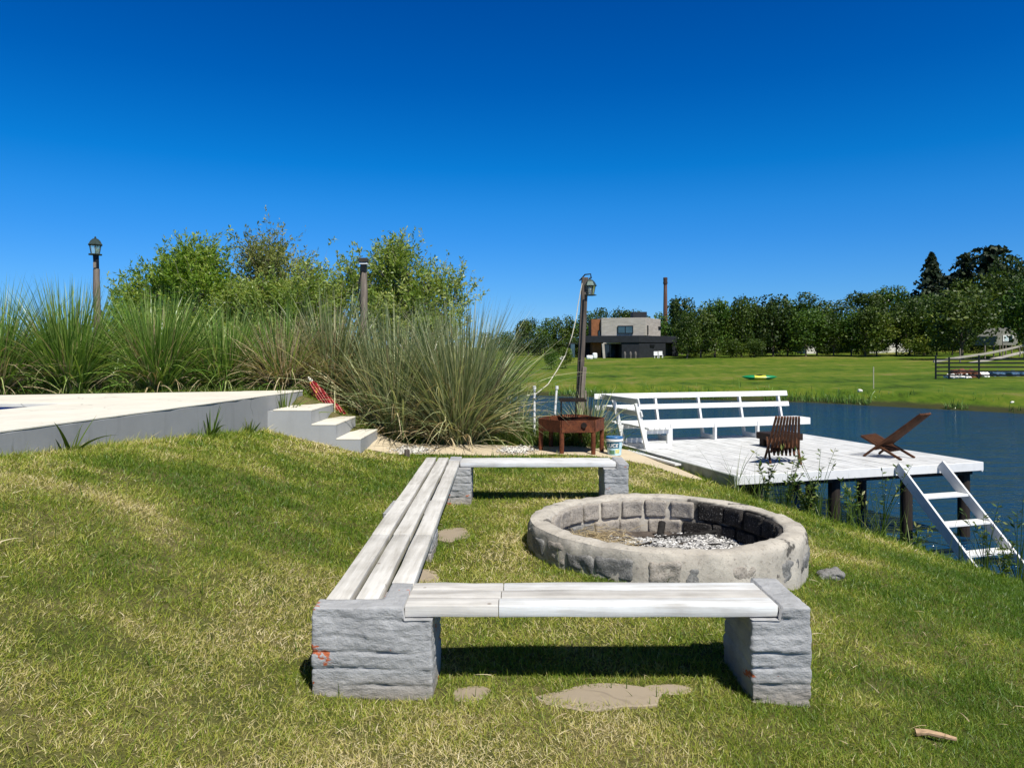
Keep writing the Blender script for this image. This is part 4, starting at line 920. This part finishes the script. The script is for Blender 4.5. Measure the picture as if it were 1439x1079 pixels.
TM=trunk_mesh(); TM.materials.append(M['bark']); rt=random.Random(2)
def far_tree(name,px,topy,Y,wpx,label,group,kind='broad',clear=.16,light=False,k=0):
    x=(px-719.5)*Y/F; z=hz(x,Y); h=EYE-(topy-HY)*Y/F-z; w=wpx*Y/F
    e=empty(name,(x,Y,z-.05),rt.uniform(0,6.28),label,'tree',group)
    t=link('trunk',TM,None,e); t.scale=(h,h,h)
    me=(BL if light else BM) if kind=='broad' else (CM if kind=='cone' else PM)
    c=link('crown',me[k%len(me)],None,e); c.location=(0,0,h*clear); c.scale=(w,w,h*(1-clear)); return e
g1='trees in the row along the far lawn'; row=list(range(962,1345,21))
for i,px in enumerate(row):
    sec='between the chimney and the white wall' if px<1130 else ('in front of the white wall' if px<1290 else 'left of the stilted grey house')
    far_tree('row_tree',px+rt.uniform(-4,4),rt.uniform(418,446),102+rt.uniform(-4,6),rt.uniform(38,66),'dense round-crowned tree in the far lawn row '+sec,g1,clear=.12,light=(i%4==1),k=i)
g2='taller trees behind the far row'
for i,(px,ty,Y,w) in enumerate(((985,440,140,60),(1015,432,140,55),(1052,424,138,60),(1100,422,140,62),(1138,417,138,55),(1175,425,140,55),(1215,412,140,60),(1245,404,142,55),(1278,412,142,50),(1340,400,140,70),(1370,395,135,70),(1300,415,128,60),(1330,420,122,60),(1362,410,120,64),(1400,390,125,80),(1440,395,120,80),(1270,425,120,50))):
    far_tree('wood_tree',px,ty,Y,w,'tall broad tree rising behind the row, '+('right of the chimney' if px<1120 else ('around the water tank' if px<1300 else 'under the big conifers')),g2,clear=.1,k=i+1)
far_tree('wood_tree',958,419,122,46,'domed dark tree directly right of the brick chimney',g2,clear=.1,k=2)
g3='trees behind and left of the modern house'
for i,(px,ty,Y,w) in enumerate(((690,470,135,40),(712,468,150,30),(742,449,128,40),(765,452,128,38),(790,446,128,42),(818,443,130,44),(845,438,135,46),(872,436,135,44),(900,438,136,40),(935,440,136,46),(728,478,118,36),(760,474,116,40),(785,478,114,36),(808,476,114,34),(968,470,108,36))):
    far_tree('wood_tree',px,ty,Y,w,'dark tree in the wood '+('left of the leaning post' if px<800 else ('behind the modern house' if px<950 else 'beside the modern house')),g3,clear=.06,light=(i in(3,6)),k=i)
far_tree('conifer_tree',727,455,160,14,'small pointed conifer on the skyline left of the leaning post',None,'cone',.05,k=1)
far_tree('conifer_tree',1309,354,140,100,'tall dark conical conifer on the right skyline',None,'cone',.05,k=0)
far_tree('conifer_tree',1262,402,150,16,'narrow pointed cypress on the skyline near the water tank',None,'cone',.03,k=1)
far_tree('pine_tree',1357,355,145,60,'narrow ragged pine between the tall conifer and the broad pine',None,'pine',.12,k=1)
far_tree('pine_tree',1392,345,140,105,'broad ragged pine, the highest tree on the right skyline',None,'pine',.08,k=0)
far_tree('pine_tree',1336,386,150,75,'shorter dark pine in the gap right of the tall conifer',None,'pine',.1,k=2)
far_tree('wood_tree',1428,362,130,62,'large brownish dark tree behind the stilted house',None,clear=.08,k=3)
far_tree('wood_tree',1452,392,84,86,'big dark tree cut by the right edge of the picture',None,clear=.12,k=4)
far_tree('row_tree',1352,414,84,92,'light green tree with visible pale trunk beside the stilted house',None,clear=.2,light=True,k=1)
for i,(px,w,lab) in enumerate(((1035,40,'dark hedge bush under the row trees near the left end'),(1060,36,'dark hedge bush under the row trees, second from the left'),(1285,46,'yellow-green clipped hedge bush under the row trees'),(1310,40,'yellow-green hedge bush left of the blue object'))):
    far_tree('bush',px,478 if i<2 else 474,99,w,lab,None,clear=0,light=i>1,k=i)
for i,px in enumerate(range(966,1400,19)):  # bushes added behind the trunks to supply the dark under the crowns
    if 1126<px<1152 or 1232<px<1284: continue
    far_tree('bush',px+rt.uniform(-4,4),rt.uniform(468,478),112+rt.uniform(-2,2),rt.uniform(30,40),'filler bush added to darken the gap beneath the row trees','filler bushes added beneath the far tree row',clear=0,k=i)
far_tree('bush',795,488,74,22,'round green bush on the far bank left of the leaning post',None,clear=0,light=True,k=2)
far_tree('bush',775,492,72,24,'lower green bush on the far bank by the white flowers',None,clear=0,light=True,k=0)

# ------------------------------------------------------------------ far bank: buildings and things
Yh=108.0; q=Yh/F; hx=(845-719.5)*q; hg=hz(hx+6,Yh)-.3
ho=empty('modern_house',(hx,Yh,hg),0,'two-storey modern house, concrete upper box over a black ground floor','house')
X=lambda px:(px-845)*q; Zz=lambda py: EYE-(py-HY)*q-hg
M['concrete']=plain('board_concrete',(.40,.365,.32),.8,0,.22,.8,.2,(1,1,6),.02); M['black_render']=plain('black_render',(.018,.021,.026),.7,0,.25,2,.1); M['corten']=plain('orange_cladding',(.22,.085,.035),.8,0,.3,3,.1)
b=MB(); b.prism([(X(845),0),(X(905),-1.5),(X(936),4.0),(X(936)-6,7.5),(X(845)-.5,6)],Zz(472),Zz(447)); b.build('upper_storey',M['concrete'],ho,.03)
b=MB(); b.prism([(X(822),.2),(X(895),-2.2),(X(961),3.2),(X(955),8),(X(822),8)],Zz(481.5),Zz(472)-.003); b.build('roof_band',M['black_render'],ho,.03)
b=MB(); b.prism([(X(872),-1.3),(X(895),-2.05),(X(938),1.4),(X(936),7),(X(872),7)],-.3,Zz(481.5)-.003); b.build('ground_storey',M['black_render'],ho)
b=MB(); b.prism([(X(950),2.45),(X(960),3.15),(X(955),7),(X(948),7)],-.3,Zz(481.5)-.003); b.build('ground_storey',M['black_render'],ho)
MB().bb(X(822),X(872)-.01,5.2,7.4,-.3,Zz(481.5)-.003).build('back_wall',M['black_render'],ho)
MB().bb(X(893),X(913),2.2,4.6,Zz(447)+.003,Zz(437)).build('roof_box',M['black_render'],ho,.03)
MB().bb(X(831.5),X(844.5),.5,4.6,Zz(472)+.003,Zz(448.5)).build('clad_bay',M['corten'],ho,.02)
MB().bb(X(834),X(846),1.2,5.1,-.3,Zz(481.5)-.006).build('clad_wall',M['corten'],ho)
MB().bar((X(848.5),-.6,-.3),(X(846.5),-.6,Zz(482)-.1),.35,.45,(0,1,0)).build('canopy_post',M['concrete'],ho,.02)
def win(x0,x1,y,z0,z1,nm='window',sl=0,mull=1):
    f=MB(); w=.10; dy=lambda x:y+sl*(x-x0)
    for (a,b_,c,d) in ((x0,x1,z0,z0+w),(x0,x1,z1-w,z1),(x0,x0+w,z0+w,z1-w),(x1-w,x1,z0+w,z1-w))+tuple((x0+(x1-x0)*k/(mull+1)-.05,x0+(x1-x0)*k/(mull+1)+.05,z0+w,z1-w) for k in range(1,mull+1)):
        f.bar((a,dy(a),(c+d)/2),(b_,dy(b_),(c+d)/2),.12,d-c)
    fr=f.build(nm,M['black'],ho); p=MB(); p.add([(x0+w,dy(x0+w)-.02,z0+w),(x1-w,dy(x1-w)-.02,z0+w),(x1-w,dy(x1-w)-.02,z1-w),(x0+w,dy(x0+w)-.02,z1-w)],[(0,1,2,3)]); p.build('pane',M['pane'],fr)
win(X(867),X(888),-.64,Zz(469),Zz(458),sl=-.24); win(X(854),X(872)-.02,4.9,0,Zz(482.5),'patio_door')
win(X(841),X(844),.42,Zz(472),Zz(464),mull=0)
MB().bb(X(847),X(872)-.02,-.7,5.0,Zz(483),Zz(481.5)-.006).build('door_canopy',M['concrete'],ho)
b=MB(); b.bar((X(907.6),-1.06,Zz(464)),(X(909.6),-.71,Zz(464)),.10,1.35); b.build('slot_window',M['black'],ho)
b=MB(); b.bar((X(912),-.73,Zz(486)),(X(919),-.20,Zz(486)),.10,.36); s_=b.build('slot_window',M['black'],ho)
b=MB(); b.bar((X(931),3.05,Zz(459.5)),(X(936.3),4.0,Zz(459.5)),.16,.4); b.build('slot_window',M['black'],ho)
MB().bb(X(805),X(811),4,6,-.2,Zz(483)).build('glass_screen',M['pane'],ho); MB().bb(X(803),X(834),4.5,7.4,Zz(483)+.002,Zz(481)).build('porch_roof',M['black_render'],ho)
def garden(px,Y,label,nm,cat,fn,group=None):
    x=(px-719.5)*Y/F; e=empty(nm,(x,Y,hz(x,Y)),0,label,cat,group); fn(e); return e
def chairf(e):
    MB().bb(-.28,.28,-.28,.28,.38,.43).build('seat',M['white_plastic'],e); MB().bb(-.28,.28,.24,.29,.43,.95).build('backrest',M['white_plastic'],e)
    for a in(-.24,.24):
        for c in(-.24,.24): MB().bb(a-.03,a+.03,c-.03,c+.03,-.1,.379).build('leg',M['white_plastic'],e)
garden(922,104,'white plastic chair against the black house wall, left of its twin','patio_chair','chair',chairf,'white patio chairs'); garden(928.5,104.4,'white plastic chair against the black house wall, right of its twin','patio_chair','chair',chairf,'white patio chairs')
M['grey_figure']=plain('grey_stone_planter',(.12,.11,.10),.8)
for px,l in ((878,'leftmost of three slim grey posts by the house'),(886,'middle of three slim grey posts by the house'),(893,'rightmost of three slim grey posts by the house')):
    garden(px,104,l,'garden_post','post',lambda e: MB().lathe([(.16,-.2),(.14,.3),(.2,.55),(.12,.85),(.06,.95)],10).build('post_shaft',M['grey_figure'],e,0,1,True),'slim posts by the house')
garden(831,103,'heap of white cushions left of the house door','cushion_heap','cushions',lambda e: (link('cushion',rough_mesh('cushion',-.7,.2,-.4,.4,-.1,.5,.1,.2,.05,0,seed=3),M['white_plastic'],e),link('cushion',rough_mesh('cushion',.15,.8,-.4,.4,.0,.85,.1,.2,.05,0,seed=4),M['white_plastic'],e)))
# chimney
Y=160; x=(935-719.5)*Y/F; zt=EYE-(390-HY)*Y/F; z0=hz(x,Y); ch=empty('brick_chimney',(x,Y,z0),0,'tall slim red brick factory chimney behind the trees','chimney'); h=zt-z0
def brick():
    k=NT('chimney_brick').p(.9,0,.2); t=k.n('TexBrick'); t.inputs['Scale'].default_value=2; t.inputs['Color1'].default_value=(.16,.06,.04,1); t.inputs['Color2'].default_value=(.11,.045,.032,1); t.inputs['Mortar'].default_value=(.15,.12,.1,1); k.l(k.co(),t.inputs[0]); k.col(t.outputs[0]); return k.m
MB().lathe([(.62,-1),(.37,h-1.6),(.36,h-1.5)],16).build('shaft',brick(),ch,0,1,True); MB().lathe([(.43,h-1.5),(.50,h-1.2),(.43,h-.8),(.46,h-.4),(.48,h-.15),(.40,h)],16).build('crown_rim',plain('sooty_brick',(.06,.035,.028),.9),ch,0,1,True)
# water tank
Y=150; x=(1243-719.5)*Y/F; zt=EYE-(421-HY)*Y/F; z0=hz(x,Y); wt=empty('water_tank',(x,Y,z0),0,'white water tank on a tower among the trees','water tank')
MB().lathe([(.7,zt-z0-1.9),(.8,zt-z0-1.3),(.8,zt-z0-1.2),(1.25,zt-z0-1.15),(1.25,zt-z0-.5),(.9,zt-z0)],18).build('tank',M['white_plastic'],wt); MB().tube([(0,0,-1),(0,0,zt-z0-1.85)],.45,10).build('tower',M['concrete'],wt)
# white low house behind row
Y=118; x=(1180-719.5)*Y/F; z0=hz(x,Y); q2=Y/F; wh=empty('white_house',(x,Y,z0),0,'low white house mostly hidden behind the row of trees','house'); M['offwhite']=plain('offwhite_render',(.62,.60,.55),.8,0,.1,1,.05)
X2=lambda px:(px-1180)*q2; Z2=lambda py:EYE-(py-HY)*q2-z0
MB().bb(X2(1133),X2(1148),0,5,-1,Z2(487)).build('wall',M['offwhite'],wh); MB().bb(X2(1167),X2(1204),4,8,-1,Z2(470)).build('wall',M['offwhite'],wh); MB().bb(X2(1222),X2(1282),0,5,-1,Z2(482)).build('wall',M['offwhite'],wh)
MB().bb(X2(1160),X2(1220),-1,5,Z2(481),Z2(478)).build('roof',M['black_render'],wh); MB().bb(X2(1149),X2(1221),2.5,3.9,-1,Z2(481)-.01).build('dark_opening',M['black_render'],wh)
MB().bb(X2(1075),X2(1101),2,5,Z2(490),Z2(488.5)).build('roof',M['offwhite'],wh); MB().bb(X2(1075),X2(1101),2.4,5,-1,Z2(490)-.01).build('dark_opening',M['black_render'],wh)
# green roof
Y=150; p=at(1331,425,Y); gr=empty('green_roofed_house',(p.x,Y,hz(p.x,Y)),0,'house with a green roof glimpsed above the trees below the conifers','house'); hh=p.z-hz(p.x,Y)
b=MB(); vs=[(-2.2,-2,hh-1),(2.2,-2,hh-1),(1.6,0,hh+.6),(-1.6,0,hh+.6),(-2.2,2,hh-1),(2.2,2,hh-1)]; b.add(vs,[(0,1,2,3),(5,4,3,2),(0,3,4),(1,5,2),(0,4,5,1)]); b.build('roof',plain('green_roof',(.03,.12,.06),.6),gr); MB().bb(-1.8,1.8,-1.6,1.6,-1,hh-1.01).build('wall',M['offwhite'],gr)
# stilted grey house at right
Y=90; x=(1415-719.5)*Y/F; z0=hz(x,Y); sh=empty('stilt_house',(x,Y,z0),0,'small grey gabled house on thin stilts at the right','house'); q3=Y/F; X3=lambda px:(px-1415)*q3; Z3=lambda py:EYE-(py-HY)*q3-z0
M['greywall']=plain('grey_green_boarding',(.22,.22,.19),.8,0,.2,2,.1)
b=MB(); pr_=[(X3(1398),Z3(485)),(X3(1430),Z3(485)),(X3(1430),Z3(470)),(X3(1418),Z3(460)),(X3(1402),Z3(472))]; n=5
b.add([(x_,0,z_) for x_,z_ in pr_]+[(x_,4,z_) for x_,z_ in pr_],[tuple(range(5)),tuple(range(5,10))[::-1]]+[(i,(i+1)%5,5+(i+1)%5,5+i) for i in range(5)]); b.build('wall',M['greywall'],sh)
f=MB(); f.bb(X3(1409),X3(1424),-.08,-.01,Z3(480),Z3(471)); f=f.build('window',M['white_plastic'],sh); MB().bb(X3(1411),X3(1416),-.1,-.085,Z3(479),Z3(472)).build('pane',plain('bright_pane',(.5,.62,.65),.1),f); MB().bb(X3(1417),X3(1422),-.1,-.085,Z3(479),Z3(472)).build('pane',M['pane'],f)
for px in (1397,1406,1414,1423,1434): MB().tube([(X3(px),.1,-.6),(X3(px+random.uniform(-1,1)),.1,Z3(485)-.01)],.09,8).build('stilt',M['post_wood'],sh)
# ramp
Y=80; rp=empty('timber_ramp',(0,0,0),0,'long pale timber ramp with posts climbing to the stilted house','ramp')
pts=[at(px,py,Y_) for px,py,Y_ in ((1312,508,74),(1350,502,77),(1385,497,80),(1410,492,82),(1440,485,84),(1470,478,86))]
for i in range(5):
    MB().bar(pts[i],pts[i+1]+(pts[i+1]-pts[i]).normalized()*-.01,.12,.22).build('rail',plain('pale_timber',(.34,.31,.26),.8),rp); MB().bar(pts[i]-Vector((0,0,.75)),pts[i+1]-Vector((0,0,.75)),.5,.16).build('walkway',M['concrete'],rp)
    c=pts[i+1]; MB().tube([(c.x,c.y+.1,hz(c.x,c.y)-.3),(c.x,c.y+.1,c.z+.9)],.07,8).build('post',M['post_wood'],rp)
# dark rail fence
Yf=50.0; fx0=(1315-719.5)*Yf/F; fz0=hz(fx0+3,Yf); fe=empty('rail_fence',(fx0,Yf,fz0),0,'black horizontal-rail fence on the far lawn at the right edge','fence')
for i,xp in enumerate((0,.9,2.92,6.2)): MB().bb(xp-.045,xp+.045,-.045,.045,-.4,1.6-.12*(i%2)).build('post',M['black'],fe,.008)
for z in (.25,.52,.80,1.08,1.32): MB().bb(-.05,6.3,-.075,-.047,z-.05,z+.05).build('rail',M['black'],fe)
for i,(px,w,h_,c,l) in enumerate(((1345,.9,.22,(.75,.75,.72),'white heap of sacks behind the fence at its left end'),(1360,1.0,.6,(.15,.06,.035),'red-brown tarpaulin heap behind the black fence'),(1372,1.0,.30,(.8,.8,.78),'bright white tarpaulin spread behind the black fence'),(1385,.7,.22,(.8,.8,.78),'small white sack right of the bright tarpaulin'),(1425,1.5,.35,(.03,.08,.15),'blue tarpaulin behind the right end of the black fence'))):
    x=(px-719.5)*51.2/F; y=51.2+.25*i; o=link('tarp_heap',rough_mesh('tarp_heap',-w*.75,w*.75,-.5,.5,-.14,h_*.75,.07,.13,.2,0,seed=i+60,fine=.3),plain('tarp%d'%i,c,.6,0,.15,4,.2)); tag(o,l,'tarpaulin'); o.location=(x,y,hz(x,y)+.03)
# boards stacked white left of fence rails
# kayak
p=G(1067,533.5); ky=empty('kayak',p,R(-8),'green and yellow kayak lying on the far lawn','kayak')
def hull(x0,x1,z0,z1,k0,nm,m):
    vs=[];n=14;S_=20
    for i in range(S_+1):
        t=x0+(x1-x0)*i/S_; w=.36*max(.02,1-abs(t)**2.4); hgt=.30+.10*abs(t)**3
        for k in range(n): a=2*math.pi*k/n; vs.append((t*1.25,math.cos(a)*w,.16+math.sin(a)*.17*max(.12,1-abs(t)**4)+.06*abs(t)**3))
    fs=[(i*n+k,i*n+(k+1)%n,(i+1)*n+(k+1)%n,(i+1)*n+k) for i in range(S_) for k in range(n)]+[tuple(range(n))[::-1],tuple(range(S_*n,S_*n+n))]
    MB().add(vs,fs).build(nm,m,ky,0,1,True)
gk=plain('kayak_green',(.01,.22,.08),.35,0,.1); yk=plain('kayak_yellow',(.55,.55,.06),.35,0,.2)
hull(-1,-.30,0,0,0,'bow_section',gk); hull(-.298,.35,0,0,0,'middle_section',yk); hull(.352,1,0,0,0,'stern_section',gk)
MB().lathe([(.24,.0),(.25,.03),(.19,.03),(.17,.0)],20,(.0,0,.325)).build('cockpit_rim',M['black'],ky,0,1,True)
p=G(1227.5,546); tag(MB().tube([(0,0,-.2),(0,0,1.25)],.028,8).build('garden_stake',plain('pale_stake',(.45,.42,.3),.8)),'thin pale stake standing alone on the far lawn','stake').location=p
for i,(px,py,w,l) in enumerate(((1209,550,.13,'white rock on the far bank near the thin stake'),(1422,566,.08,'small white stone by the far waterline at the right'),(793,506,.6,'white flowering clump on the far bank left of the leaning post'))):
    p=G(px,py); tag(link('white_rock',rough_mesh('white_rock',-w,w,-w*.6,w*.6,-.06,w*.7,.05,w*.4,w*.4,0,seed=i+80),M['pebble']),l,'rock').location=p
# scattered thicker straws and leaves on the near lawn
rng=np.random.default_rng(9); n=420; x=rng.uniform(-3.2,3,n); y=rng.uniform(2.3,8,n); k=lawn_ok(x,y)&(np.abs(x)<.72*y); x,y=x[k],y[k]; n=len(x)
a=rng.uniform(0,6.28,n); D=np.stack([np.cos(a)*.97,np.sin(a)*.97,np.full(n,.2)],1); D/=np.linalg.norm(D,axis=1,keepdims=True)
V,fs,At=blades(np.stack([x,y,H(x,y)+.022],1),D,rng.uniform(.04,.13,n),rng.uniform(.002,.005,n),rng.uniform(.2,.9,n),4,rng.random(n))
tag(link('dry_straws',np_mesh('dry_straws',V,fs,{'rnd':At}),M['straw']),'loose dry straws scattered over the lawn','straw',kind='stuff')
rng=np.random.default_rng(10); n=900; a=rng.uniform(0,6.28,n); x=-.52+rng.normal(0,.17,n); y=.28+rng.normal(0,.2,n); k=(x*x+y*y)<.8**2; x,y=x[k],y[k]; n=len(x); a=a[:n]
D=np.stack([np.cos(a),np.sin(a),rng.uniform(-.1,.5,n)],1); D/=np.linalg.norm(D,axis=1,keepdims=True)
V,fs,At=blades(np.stack([x+RC.x,y+RC.y,np.array([pitz(p,q_)+.02 for p,q_ in zip(x,y)])+rng.uniform(0,.09,n)],1),D,rng.uniform(.08,.26,n),rng.uniform(.003,.006,n),rng.uniform(.4,1.4,n),4,rng.random(n)*.7)
tag(link('straw_heap',np_mesh('straw_heap',V,fs,{'rnd':At}),M['straw']),'heap of dry brown straw inside the left of the fire pit','straw',kind='stuff')
